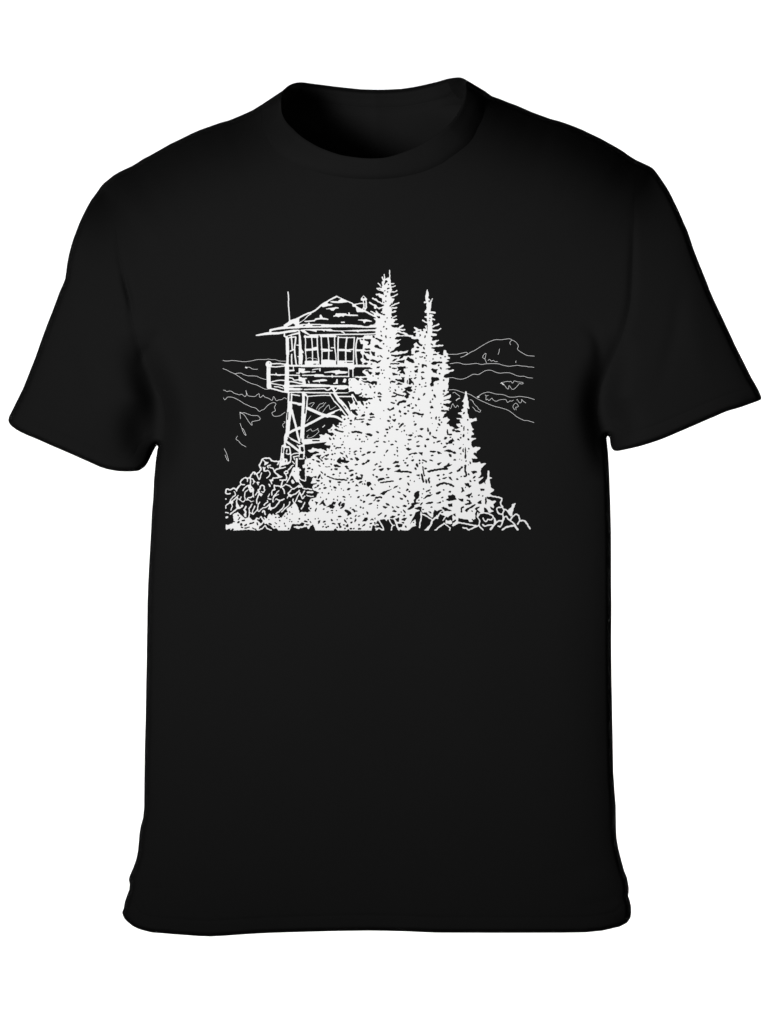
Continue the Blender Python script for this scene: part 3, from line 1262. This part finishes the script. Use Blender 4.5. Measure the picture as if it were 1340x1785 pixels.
def solve(mask, L):
    """screened Poisson problem by red-black over-relaxation: the shape of an inflated sheet"""
    f = np.zeros(mask.shape)
    k = (STEP / L) ** 2
    par = (np.add.outer(np.arange(NR), np.arange(NC)) % 2).astype(bool)
    m = mask.copy(); m[0] = m[-1] = False; m[:, 0] = m[:, -1] = False
    w = 1.88
    for it in range(260):
        for c in (False, True):
            s = np.zeros_like(f)
            s[1:-1, 1:-1] = f[:-2, 1:-1] + f[2:, 1:-1] + f[1:-1, :-2] + f[1:-1, 2:]
            n = (s + k) / (4 + k)
            f = np.where(m & (par == c), f + w * (n - f), f)
    return np.clip(f, 0, 1)

base = solve(ext > 0, 95.0)
H0 = np.sqrt(base)

dsh_l = line_dist(GP, LEFT_SHOULDER[1:]); dsh_r = line_dist(GP, RIGHT_SHOULDER[:-1])
dsh = np.minimum(dsh_l, dsh_r)
def edge_roll(d, w=7.0):
    return np.clip(1 - d / w, 0, 1) ** 2
dhem = line_dist(GP, HEM); dcuf = np.minimum(line_dist(GP, LEFT_CUFF), line_dist(GP, RIGHT_CUFF))

def crease(line, amp, sig, taper=True):
    """soft ridge (amp > 0) or groove along a line, fading towards its two ends"""
    l = smooth_line(line, 40)
    best = np.full(GX.shape, 1e9); tt = np.zeros(GX.shape)
    for i, (a, b) in enumerate(zip(l[:-1], l[1:])):
        d = seg_dist(GP, a, b)
        e = b - a
        t = ((GX - a[0]) * e[0] + (GY - a[1]) * e[1]) / float(e @ e)
        m = d < best
        best[m] = d[m]; tt[m] = (i + np.clip(t[m], 0, 1)) / 39
    f = np.sin(np.pi * np.clip(tt, 0, 1)) ** 1.3 if taper else 1.0
    return amp * np.exp(-(best / sig) ** 2) * f

HF = 62.0
Hf = HF * H0
dnp = np.minimum(np.hypot(GX - 490, GY - 162), np.hypot(GX - 816, GY - 142))
MID = -(205.0 * np.exp(-np.sqrt(dsh ** 2 + 64) / 58.0)) * (1 - .55 * np.exp(-(dnp / 46.0) ** 2))   # the shoulders slope back, both panels together
fold = np.zeros(GX.shape)
fold += crease(L_ARM[4:], -3.5, 8)                          # armhole seams
fold += crease(R_ARM[4:], -4, 9)
fold += crease(pts("214,470 219,496 226,524 230,552"), -5, 5)
MID += crease(pts("236,575 246,612 260,655 275,700 281,745 276,800 268,850"), -66, 29)
MID += crease(pts("1082,580 1066,625 1052,665 1046,710 1050,745 1058,790 1062,840"), -60, 27)
MID += crease(pts("250,690 244,745 246,812"), -30, 34)
MID += crease(pts("1078,690 1078,740 1078,790"), -18, 28)
fold += crease(pts("203,345 207,440 226,522 236,585"), -3.0, 5)
fold += crease(pts("1105,340 1103,440 1098,535 1083,590"), -3.5, 6)
fold += crease(pts("292,572 270,592 250,620 244,650"), -7, 11)
fold += crease(pts("272,585 258,602 246,612"), 4, 10)
fold += crease(pts("238,700 243,750 240,800"), -9, 22)
fold += crease(pts("1085,690 1080,740 1075,775"), -7, 18)
fold += crease(pts("1010,570 1034,580 1044,605 1044,650"), -7, 11)
fold += crease(pts("1190,470 1180,560 1160,640 1140,700"), -3, 14)
fold += crease(pts("1200,500 1215,600 1230,690"), 2.5, 22)
fold += crease(pts("130,560 150,640 170,720"), -3.0, 18)
fold += crease(pts("95,560 80,650 60,730"), 2.5, 20)
fold += crease(pts("245,1440 330,1480 450,1500"), -2.2, 22)
fold += crease(pts("1078,1490 1010,1520 900,1530"), -2.0, 20)
fold += crease(pts("1097,1562 1060,1572 1000,1574"), -2.5, 9)
fold += crease(pts("225,1541 260,1548 320,1552"), -2.0, 9)
fold += crease(pts("300,1000 330,1200 310,1420"), 2.5, 40)
fold += crease(pts("1010,900 990,1150 1020,1400"), 2.5, 45)
fold += crease(pts("640,1000 560,1250 600,1500"), 2.0, 70)
# hem and cuff topstitching pulls a shallow channel
stitch = -1.0 * np.exp(-((dhem - 27) / 2.6) ** 2) - 1.0 * np.exp(-((dcuf - 27) / 2.6) ** 2)
roll = -30.0 * (edge_roll(dhem, 7) + edge_roll(dcuf, 8))
edgefade = np.clip(fd / 30.0, 0, 1)
Hf = np.maximum(Hf + (fold + stitch) * edgefade, 0) + roll * np.clip(fd / 14.0, 0, 1)
# the back panel; the neck opening stands open, so the back neck lies further from the front
neckc = np.exp(-(((GX - 652) / 150) ** 2 + ((GY - 190) / 140) ** 2))
Hb = 60.0 * H0 + 135 * neckc * (1 - np.exp(-(fd / 42.0) ** 2))
dneck = line_dist(GP, NECK_TOP)
Hb = Hb + 34 * edge_roll(dneck, 9) * np.clip(fd / 14.0, 0, 1) - 8 * (edge_roll(dhem, 8) + edge_roll(dcuf, 8)) * np.clip(fd / 14.0, 0, 1)

def sample(F, u, v):
    x = np.clip((u - gx[0]) / STEP, 0, NC - 1.001); y = np.clip((v - gy[0]) / STEP, 0, NR - 1.001)
    i = x.astype(int); j = y.astype(int); a = x - i; b = y - j
    return (F[j, i] * (1 - a) + F[j, i + 1] * a) * (1 - b) + (F[j + 1, i] * (1 - a) + F[j + 1, i + 1] * a) * b

# ------------------------------------------------------------------ drawing units -> metres
def place(u, v, h):
    """a point of the pattern with the cloth standing h units towards the front"""
    y = -h * S
    k = S * (D + y) / D
    return np.c_[(u - CU) * k, y, ZC + (CV - v) * k]

def front_h(u, v):
    d = sample(fd, u, v)
    return sample(MID, u, v) + sample(Hf, u, v) * np.clip(d / 3.0, 0, 1) + rim(d)
def back_h(u, v):
    d = sample(fd, u, v)
    return sample(MID, u, v) - sample(Hb, u, v) * np.clip(d / 3.0, 0, 1) - rim(d)
def rim(d):                                # the full round side of the garment
    return 46.0 * (1 - np.clip(1 - d / 10.0, 0, 1) ** 2)

# ------------------------------------------------------------------ marching squares -> polygons
CASES = {1: ['a', 'ab', 'da'], 2: ['b', 'bc', 'ab'], 4: ['c', 'cd', 'bc'], 8: ['d', 'da', 'cd'],
         3: ['a', 'b', 'bc', 'da'], 6: ['b', 'c', 'cd', 'ab'], 12: ['c', 'd', 'da', 'bc'], 9: ['d', 'a', 'ab', 'cd'],
         7: ['a', 'b', 'c', 'cd', 'da'], 14: ['b', 'c', 'd', 'da', 'ab'], 13: ['c', 'd', 'a', 'ab', 'bc'], 11: ['d', 'a', 'b', 'bc', 'cd'],
         15: ['a', 'b', 'c', 'd'],
         5: ['a', 'ab', 'bc', 'c', 'cd', 'da'], 10: ['b', 'bc', 'cd', 'd', 'da', 'ab']}
def march(f, x0, y0, step, merge=1):
    """the region f > 0 of a grid as a list of 2-D vertices and faces"""
    f = np.where(np.abs(f) < 1e-4, 1e-4, f)
    ins = f > 0
    code = ins[:-1, :-1] * 1 + ins[:-1, 1:] * 2 + ins[1:, 1:] * 4 + ins[1:, :-1] * 8
    nr, nc = f.shape
    verts, faces, idx = [], [], {}
    off = {'a': (0, 0), 'b': (0, 1), 'c': (1, 1), 'd': (1, 0)}
    def vid(j, i, k):
        if len(k) == 1:
            dj, di = off[k]; key = (j + dj, i + di)
            if key not in idx:
                idx[key] = len(verts); verts.append((x0 + key[1] * step, y0 + key[0] * step))
            return idx[key]
        (aj, ai), (bj, bi) = off[k[0]], off[k[1]]
        p = (j + aj, i + ai); q = (j + bj, i + bi)
        key = (min(p, q), max(p, q))
        if key not in idx:
            p, q = key
            fa, fb = f[p], f[q]
            t = fa / (fa - fb)
            idx[key] = len(verts)
            verts.append((x0 + (p[1] + t * (q[1] - p[1])) * step, y0 + (p[0] + t * (q[0] - p[0])) * step))
        return idx[key]
    js, is_ = np.nonzero((code > 0) & ((code < 15) if merge > 1 else True))
    for j, i in zip(js.tolist(), is_.tolist()):
        faces.append([vid(j, i, k) for k in CASES[int(code[j, i])]])
    if merge > 1:
        full = code == 15
        for j in range(nr - 1):
            row = np.r_[0, full[j].astype(np.int8), 0]
            e = np.diff(row)
            for s, t in zip(np.nonzero(e == 1)[0].tolist(), np.nonzero(e == -1)[0].tolist()):
                while s < t:
                    n = min(t, s + merge)
                    faces.append([vid(j, s, 'a'), vid(j, n - 1, 'b'), vid(j, n - 1, 'c'), vid(j, s, 'd')])
                    s = n
    return np.array(verts).reshape(-1, 2), faces

def mesh_obj(name, parts, mat, parent=None, smooth=True):
    """several (points, faces) sheets -> one mesh object"""
    me = bpy.data.meshes.new(name)
    V, F, n = [], [], 0
    for p, f in parts:
        V.append(p); F += [[i + n for i in q] for q in f]; n += len(p)
    me.from_pydata(np.vstack(V).tolist(), [], F)
    me.materials.append(mat)
    if smooth:
        me.polygons.foreach_set('use_smooth', [True] * len(me.polygons))
    me.update()
    o = bpy.data.objects.new(name, me)
    scene.collection.objects.link(o)
    if parent:
        o.parent = parent
    return o

def empty(name, loc=(0, 0, 0), parent=None):
    o = bpy.data.objects.new(name, None)
    o.empty_display_size = .1
    o.location = loc
    scene.collection.objects.link(o)
    if parent:
        o.parent = parent
    return o

# ------------------------------------------------------------------ materials
def principled(name, col, rough, spec):
    m = bpy.data.materials.new(name); m.use_nodes = True
    b = m.node_tree.nodes['Principled BSDF']
    b.inputs['Base Color'].default_value = (*col, 1)
    b.inputs['Roughness'].default_value = rough
    b.inputs['Specular IOR Level'].default_value = spec
    return m, m.node_tree, b

def fabric(name, c0, c1, bump, rib=False):
    m, nt, b = principled(name, c0, .95, .02)
    tc = nt.nodes.new('ShaderNodeTexCoord')
    n1 = nt.nodes.new('ShaderNodeTexNoise'); n1.inputs['Scale'].default_value = 900; n1.inputs['Detail'].default_value = 2
    n2 = nt.nodes.new('ShaderNodeTexNoise'); n2.inputs['Scale'].default_value = 14; n2.inputs['Detail'].default_value = 3
    mx = nt.nodes.new('ShaderNodeMix'); mx.data_type = 'RGBA'
    mx.inputs[6].default_value = (*c0, 1); mx.inputs[7].default_value = (*c1, 1)
    ad = nt.nodes.new('ShaderNodeMath'); ad.operation = 'MULTIPLY_ADD'; ad.inputs[1].default_value = .55
    m2 = nt.nodes.new('ShaderNodeMath'); m2.operation = 'MULTIPLY'; m2.inputs[1].default_value = .45
    nt.links.new(tc.outputs['Object'], n1.inputs['Vector']); nt.links.new(tc.outputs['Object'], n2.inputs['Vector'])
    nt.links.new(n2.outputs['Fac'], m2.inputs[0]); nt.links.new(n1.outputs['Fac'], ad.inputs[0]); nt.links.new(m2.outputs[0], ad.inputs[2])
    nt.links.new(ad.outputs[0], mx.inputs['Factor']); nt.links.new(mx.outputs[2], b.inputs['Base Color'])
    bp = nt.nodes.new('ShaderNodeBump'); bp.inputs['Strength'].default_value = bump; bp.inputs['Distance'].default_value = .0004
    if rib:
        wv = nt.nodes.new('ShaderNodeTexWave'); wv.inputs['Scale'].default_value = 190; wv.bands_direction = 'X'
        nt.links.new(tc.outputs['Object'], wv.inputs['Vector']); nt.links.new(wv.outputs['Fac'], bp.inputs['Height'])
    else:
        nt.links.new(n1.outputs['Fac'], bp.inputs['Height'])
    nt.links.new(bp.outputs[0], b.inputs['Normal'])
    return m

BLACK = fabric('black_jersey', (.0086,) * 3, (.0106,) * 3, .2)
RIB = fabric('black_rib_knit', (.0084,) * 3, (.0104,) * 3, .04, True)
INK, nt_, b_ = principled('white_print_ink', (.845, .845, .845), .7, .05)
PAPER, nt_, b_ = principled('white_studio_paper', (.93, .93, .93), .9, .02)

# ------------------------------------------------------------------ the shirt
shirt = empty('t_shirt', (0, 0, ZC + (CV - 1630) * S))
shirt['label'] = 'black short-sleeved crew-neck t-shirt with a white forest lookout print on its chest'
shirt['category'] = 't-shirt'
ROOT_Z = shirt.location.z

def sheet(f, hfun, flip=False, tuck=None):
    """one panel; where tuck > 0 it lies as a seam allowance just inside its neighbour"""
    uv, faces = march(f, gx[0], gy[0], STEP)
    h = hfun(uv[:, 0], uv[:, 1])
    if tuck is not None:
        h = h - (-1 if flip else 1) * 1.2 * np.clip(sample(tuck, uv[:, 0], uv[:, 1]) / .5, 0, 1)
    p = place(uv[:, 0], uv[:, 1], h)
    p[:, 2] -= ROOT_Z
    if flip:
        faces = [q[::-1] for q in faces]
    return p, faces

far_l = np.array([[-60, 900], [-60, 200]]); far_r = np.array([[1400, 200], [1400, 900]])
armL = poly_sdf(GP, np.vstack([[[216, 240]], L_ARM, [[274.8, 790], [262, 860]], far_l]))
armR = poly_sdf(GP, np.vstack([[[1128, 240]], R_ARM, [[1059.6, 775], [1064, 860]], [[1400, 900], [1400, 200]]]))
# neck hole cut from the front sheet: everything above the collar seam
sl = smooth_line(SEAM, 120)
neck = poly_sdf(GP, np.vstack([[[450, 100], [452, 175]], sl, [[848, 150], [850, 100]]]))
hemf = 27.0 - dhem
hemf = np.where(GY > 1480, hemf, -50.)
cufl = np.where(armL > -40, 27.0 - line_dist(GP, LEFT_CUFF), -50.)
cufr = np.where(armR > -40, 27.0 - line_dist(GP, RIGHT_CUFF), -50.)
mn = lambda *a: np.minimum.reduce(a)

body_f = mn(sil, 3 - armL, 3 - armR)
tk = np.maximum.reduce([armL, armR, hemf])
torso = mesh_obj('torso', [sheet(mn(body_f, -neck, 3 - hemf), front_h, tuck=tk), sheet(mn(body_f, 3 - hemf), back_h, True, tuck=tk)], BLACK, shirt)
mesh_obj('hem', [sheet(mn(body_f, hemf), front_h), sheet(mn(body_f, hemf), back_h, True)], BLACK, torso)
for arm, cuf in ((armL, cufl), (armR, cufr)):
    s = mesh_obj('sleeve', [sheet(mn(sil, arm, 3 - cuf), front_h, tuck=cuf), sheet(mn(sil, arm, 3 - cuf), back_h, True, tuck=cuf)], BLACK, shirt)
    mesh_obj('cuff', [sheet(mn(sil, arm, cuf), front_h), sheet(mn(sil, arm, cuf), back_h, True)], BLACK, s)

# collar: a rib-knit band folded over at the neck edge
N = 160
si, so = smooth_line(INNER, N), smooth_line(SEAM, N)
rows = []
sidew = np.clip(1 - (so[:, 1] - 175) / 120.0, 0, 1)
ends = np.clip(np.minimum(np.arange(N), np.arange(N)[::-1]) / 30.0, 0, 1) ** .8
for k, t in enumerate(np.linspace(0, 1, 9)):
    q = so * (1 - t) + si * t
    h = front_h(q[:, 0], q[:, 1])
    h = h + ends * (2.2 + 3.2 * math.sin(math.pi * min(1, .12 + t)))
    h = h + (1 - ends) * 1.0 + ends * (16 + 30 * sidew) * t
    if k == 0:
        h = h - 3.0
    rows.append(place(q[:, 0], q[:, 1], h))
    last = (q, h)
q, h = last
cen = np.array([652., 200.])
dirn = cen - q; dirn /= np.linalg.norm(dirn, axis=1)[:, None]
for dd, dh in ((.9, -1.4), (1.0, -3.5), (.3, -6.0)):                        # the fold
    r = q + dirn * dd * ends[:, None]
    rows.append(place(r[:, 0], r[:, 1], h + dh * (0.2 + .8 * ends)))
foldrow = rows[-1].copy()
for t in (.8, .4, .05):                                                     # the inner face
    r = so * (1 - t) + si * t
    rows.append(place(r[:, 0], r[:, 1], front_h(r[:, 0], r[:, 1]) - 4.0 * ends - .6))
P = np.vstack(rows); P[:, 2] -= ROOT_Z
F = []
for r in range(len(rows) - 1):
    for i in range(N - 1):
        F.append([r * N + i, r * N + i + 1, (r + 1) * N + i + 1, (r + 1) * N + i])
# its two ends turn over the shoulder seam to the back
caps = []
for i in (0, N - 1):
    q = np.array([so[i] * (1 - t) + si[i] * t for t in np.linspace(-.05, 1.0, 12)])
    hm = sample(MID, q[:, 0], q[:, 1])
    c = [place(q[:, 0], q[:, 1] + d, hm + k) for k, d in ((16, 1.5), (4, .3), (-8, 0), (-26, .5), (-55, 3.5))]
    c = np.vstack(c); c[:, 2] -= ROOT_Z
    caps.append((c, [[r * 12 + j, r * 12 + j + 1, (r + 1) * 12 + j + 1, (r + 1) * 12 + j] for r in range(4) for j in range(11)]))
# the same band carried on round the back of the neck
NB = 110
bt = smooth_line(NECK_TOP, NB)
be = np.clip(np.minimum(np.arange(NB), np.arange(NB)[::-1]) / 12.0, 0, 1)
rows = []
for t, dh in ((0, -3.0), (0, .6), (3, 1.6), (16, 1.8), (29, 1.6), (31, .2)):
    q = bt + np.c_[np.zeros(NB), t * (.12 + .88 * be)]
    rows.append(place(q[:, 0], q[:, 1], back_h(q[:, 0], q[:, 1]) + dh * be + .3))
backrow = rows[2].copy()
# the neckband closes round the sides of the neck
for sd in (0, 1):
    m = 13
    A = foldrow[:m] if sd == 0 else foldrow[::-1][:m]
    B = backrow[:m] if sd == 0 else backrow[::-1][:m]
    g = np.vstack([A * (1 - t) + B * t - np.array([0, 0, .004 * math.sin(math.pi * t)]) * np.linspace(0, 1, m)[:, None] for t in np.linspace(0, 1, 7)])
    g[:, 2] -= ROOT_Z
    caps.append((g, [[r * m + j, r * m + j + 1, (r + 1) * m + j + 1, (r + 1) * m + j] for r in range(6) for j in range(m - 1)]))
PB = np.vstack(rows); PB[:, 2] -= ROOT_Z
FB = [[r * NB + i, r * NB + i + 1, (r + 1) * NB + i + 1, (r + 1) * NB + i] for r in range(len(rows) - 1) for i in range(NB - 1)]
collar = mesh_obj('collar', [(P, F), (PB, FB)] + caps, RIB, shirt)
# the tape sewn round the inside of the back neck
tp = smooth_line(NECK_TOP, 90)
rows = []
for k, t in enumerate((33, 34, 40, 46, 47)):
    q = tp + np.array([0, t])
    q[:, 0] = 652 + (q[:, 0] - 652) * 1.02
    rows.append(place(q[:, 0], q[:, 1], back_h(q[:, 0], q[:, 1]) + (.3, .8, 1.0, .8, .3)[k]))
P = np.vstack(rows); P[:, 2] -= ROOT_Z
F = [[r * 90 + i, r * 90 + i + 1, (r + 1) * 90 + i + 1, (r + 1) * 90 + i] for r in range(4) for i in range(89)]
mesh_obj('neck_tape', [(P, F)], BLACK, collar)

# ------------------------------------------------------------------ the chest print
RES = 3.0
AX0, AY0, AX1, AY1 = 384.0, 466.0, 936.0, 928.0
ax = np.arange(AX0, AX1, 1 / RES); ay = np.arange(AY0, AY1, 1 / RES)
AXG, AYG = np.meshgrid(ax, ay)
AP = np.stack([AXG, AYG], -1)
COLS = {'A': 387, 'B': 521, 'C': 655, 'D': 789}; ROWS = {'0': 470, '1': 585, '2': 700, '3': 815}
LAYERS = ['hills', 'cabin', 'rocks', 'trees']
fields = {k: np.full(AXG.shape, -9.0) for k in LAYERS}
THIN = 0.54     # width of the hairlines
SHRINK = 0.0   # ink edges
def window(p, m):
    lo = p.min(0) - m; hi = p.max(0) + m
    i0 = max(0, int((lo[0] - AX0) * RES)); i1 = min(len(ax), int((hi[0] - AX0) * RES) + 2)
    j0 = max(0, int((lo[1] - AY0) * RES)); j1 = min(len(ay), int((hi[1] - AY0) * RES) + 2)
    return slice(j0, j1), slice(i0, i1)
def curve(p):
    return smooth_line(p, max(len(p) * 3, 4)) if len(p) > 2 else p
lay = None
for line in ART.strip().splitlines():
    t = line.split()
    if line[0] == '@':
        ox, oy = COLS[t[0][1]], ROWS[t[0][2]]; lay = t[1]; continue
    op = t[0]
    w = None
    if op in 'Skd':
        w = float(t[1]) / 10; t = t[1:]
    if op == 'T':
        w = THIN
    p = pts(' '.join(t[1:]))
    if op in 'Pp':
        p = np.where(p == 0, -8, p)
        p[:, 0] = np.where(p[:, 0] == 1340, 1348, p[:, 0]); p[:, 1] = np.where(p[:, 1] == 1150, 1158, p[:, 1])
    p = p / 10 + np.array([ox, oy])
    sl_ = window(p, (w or 0) + 3)
    Q = AP[sl_]
    if Q.size == 0:
        continue
    if op != 'T':                          # a hand-cut wobble in the ink edges
        a = .16 if lay in ('hills', 'cabin') else .42
        x, y = Q[..., 0], Q[..., 1]
        Q = np.stack([x + a * (.6 * np.sin(.83 * y + 1.7 * np.sin(.41 * x)) + .4 * np.sin(2.3 * y - 1.1 * x + 1.9 * np.sin(.7 * y))),
                      y + a * (.6 * np.sin(.91 * x + 1.6 * np.sin(.37 * y) + 2.) + .4 * np.sin(2.1 * x + 1.3 * y + 1.8 * np.sin(.8 * x)))], -1)
    if op in 'Pp':
        f = poly_sdf(Q, p) + (.05 if op == 'P' else .22)
        f += .2 * np.sin(Q[..., 0] * 1.3 + Q[..., 1] * .9 + p[0, 0]) * np.sin(Q[..., 1] * 1.9 - Q[..., 0] * .7)
    elif op == 'd':
        f = np.full(Q.shape[:-1], -9.)
        for c in p:
            f = np.maximum(f, w * 1.0 - np.hypot(Q[..., 0] - c[0], Q[..., 1] - c[1]))
    else:
        if op == 'k' and lay == 'trees' and len(p) == 2:    # short gaps swell in the middle
            e = p[1] - p[0]; L = max(float(e @ e), .05)
            tq = np.clip(((Q[..., 0] - p[0, 0]) * e[0] + (Q[..., 1] - p[0, 1]) * e[1]) / L, 0, 1)
            bias = math.sin(p[0, 0] * 7.3 + p[0, 1] * 3.1) * .5
            f = w / 2 * (.72 + .62 * np.sin(np.pi * tq) + bias * (tq - .5)) - line_dist(Q, p)
        else:
            f = w / 2 - line_dist(Q, curve(p))
        if op == 'k':
            f += .16 + .22 * np.sin(Q[..., 0] * 1.9 + Q[..., 1] * 2.9 + p[0, 0])
        if op == 'S':
            f += .16 * (lay == 'rocks') + .10 * np.sin(Q[..., 0] * 1.7 + Q[..., 1] * 2.4)
    f = np.clip(f, -9, 9)
    if op in 'PST':
        if op in 'PS':
            f = f - SHRINK
        fields[lay][sl_] = np.maximum(fields[lay][sl_], f)
    else:
        for k in LAYERS:
            fields[k][sl_] = np.minimum(fields[k][sl_], -f)
ERODE = {'cabin': .26, 'rocks': .29, 'trees': .33}     # the ink draws in a little as it cures
def soften(f, n):
    for _ in range(n):
        g = f.copy(); g[1:-1] = .25 * f[:-2] + .5 * f[1:-1] + .25 * f[2:]
        f = g.copy(); f[:, 1:-1] = .25 * g[:, :-2] + .5 * g[:, 1:-1] + .25 * g[:, 2:]
    return f
for k in ('cabin', 'rocks', 'trees'):
    fields[k] = soften(fields[k], 1 if k == 'trees' else 2) - ERODE[k]
clip = np.minimum(924.6 - AYG, AXG - 387.5)
art = empty('chest_print', (0, 0, 0), shirt)
art['label'] = 'white print of a hilltop lookout and spruces'
PIECES = [('hills', 'printed_hills', 'thin white hill lines left of the lookout and under its floor', 660 - AXG),
          ('hills', 'printed_hills', 'thin white lines of ridges and a domed mountain right of the trees', AXG - 660),
          ('cabin', 'printed_lookout', 'white line drawing of a hip-roofed lookout cabin on a braced tower', None),
          ('rocks', 'printed_rocks', 'white outlines of a leafy boulder heap under the tower', 600 - AXG),
          ('rocks', 'printed_rocks', 'white outlines of loose rocks at the foot of the trees', AXG - 600),
          ('trees', 'printed_trees', 'solid white drawing of spruce trees beside the lookout', None)]
for k, name, label, side in PIECES:
    f = np.minimum(fields[k], clip)
    if side is not None:
        f = np.minimum(f, side)
    uv, faces = march(f, AX0, AY0, 1 / RES, merge=24)
    u, v = uv[:, 0], uv[:, 1]
    p = place(u, v, front_h(u, v) + .75 + .2 * LAYERS.index(k))
    p[:, 2] -= ROOT_Z
    o = mesh_obj(name, [(p, faces)], INK, art, smooth=False)
    o['label'] = label

# ------------------------------------------------------------------ studio backdrop: a paper sweep
def sweep():
    prof = [(1.5, 0.0)] + [(5.4 + .6 * math.sin(a), .6 - .6 * math.cos(a)) for a in np.linspace(0, math.pi / 2, 16)] + [(6.0, 4.2)]
    xs = (-2.9, 2.9)
    V = [(x, y, z) for y, z in prof for x in xs]
    F = [(2 * i, 2 * i + 1, 2 * i + 3, 2 * i + 2) for i in range(len(prof) - 1)]
    return np.array(V), F
bd = mesh_obj('backdrop', [sweep()], PAPER)
bd['kind'] = 'structure'
bd['label'] = 'plain white studio backdrop behind the t-shirt'
bd['category'] = 'backdrop'

# ------------------------------------------------------------------ lamps
def area(name, loc, target, size, size_y, power, spread=180):
    l = bpy.data.lights.new(name, 'AREA'); l.shape = 'RECTANGLE'; l.size = size; l.size_y = size_y; l.energy = power; l.spread = math.radians(spread)
    o = bpy.data.objects.new(name, l); o.location = loc
    d = np.array(target, float) - np.array(loc, float)
    from mathutils import Vector
    o.rotation_euler = Vector(d).to_track_quat('-Z', 'Y').to_euler()
    scene.collection.objects.link(o)
    return o
area('key_softbox', KPOS, (0.02, 0, 1.585), .45, .45, KEY, 38)
area('fill_softbox', (0.25, -3.2, 1.35), (0, 0, 1.55), .7, .7, FILL, 36)
for sx in (-1, 1):
    area('backdrop_lamp', (sx * 2.6, 4.3, 1.4), (sx * .3, 6.0, 1.4), .5, 2.4, BACK)

w = bpy.data.worlds.new('World'); scene.world = w; w.use_nodes = True
w.node_tree.nodes['Background'].inputs[0].default_value = (1, 1, 1, 1)
w.node_tree.nodes['Background'].inputs[1].default_value = .01

# ------------------------------------------------------------------ camera and colour
cam = bpy.data.cameras.new('camera'); co = bpy.data.objects.new('camera', cam); scene.collection.objects.link(co)
co.location = (0, -D, ZC); co.rotation_euler = (math.pi / 2, 0, 0)
cam.sensor_fit = 'VERTICAL'; cam.sensor_height = 36; cam.lens = 36 * D / (1785 * S)
cam.clip_end = 100
scene.camera = co
vs = scene.view_settings
scene.display_settings.display_device = 'sRGB'
vs.view_transform = 'Standard'; vs.look = 'None'; vs.exposure = 0; vs.gamma = 1; vs.use_curve_mapping = False
scene.cycles.use_denoising = True
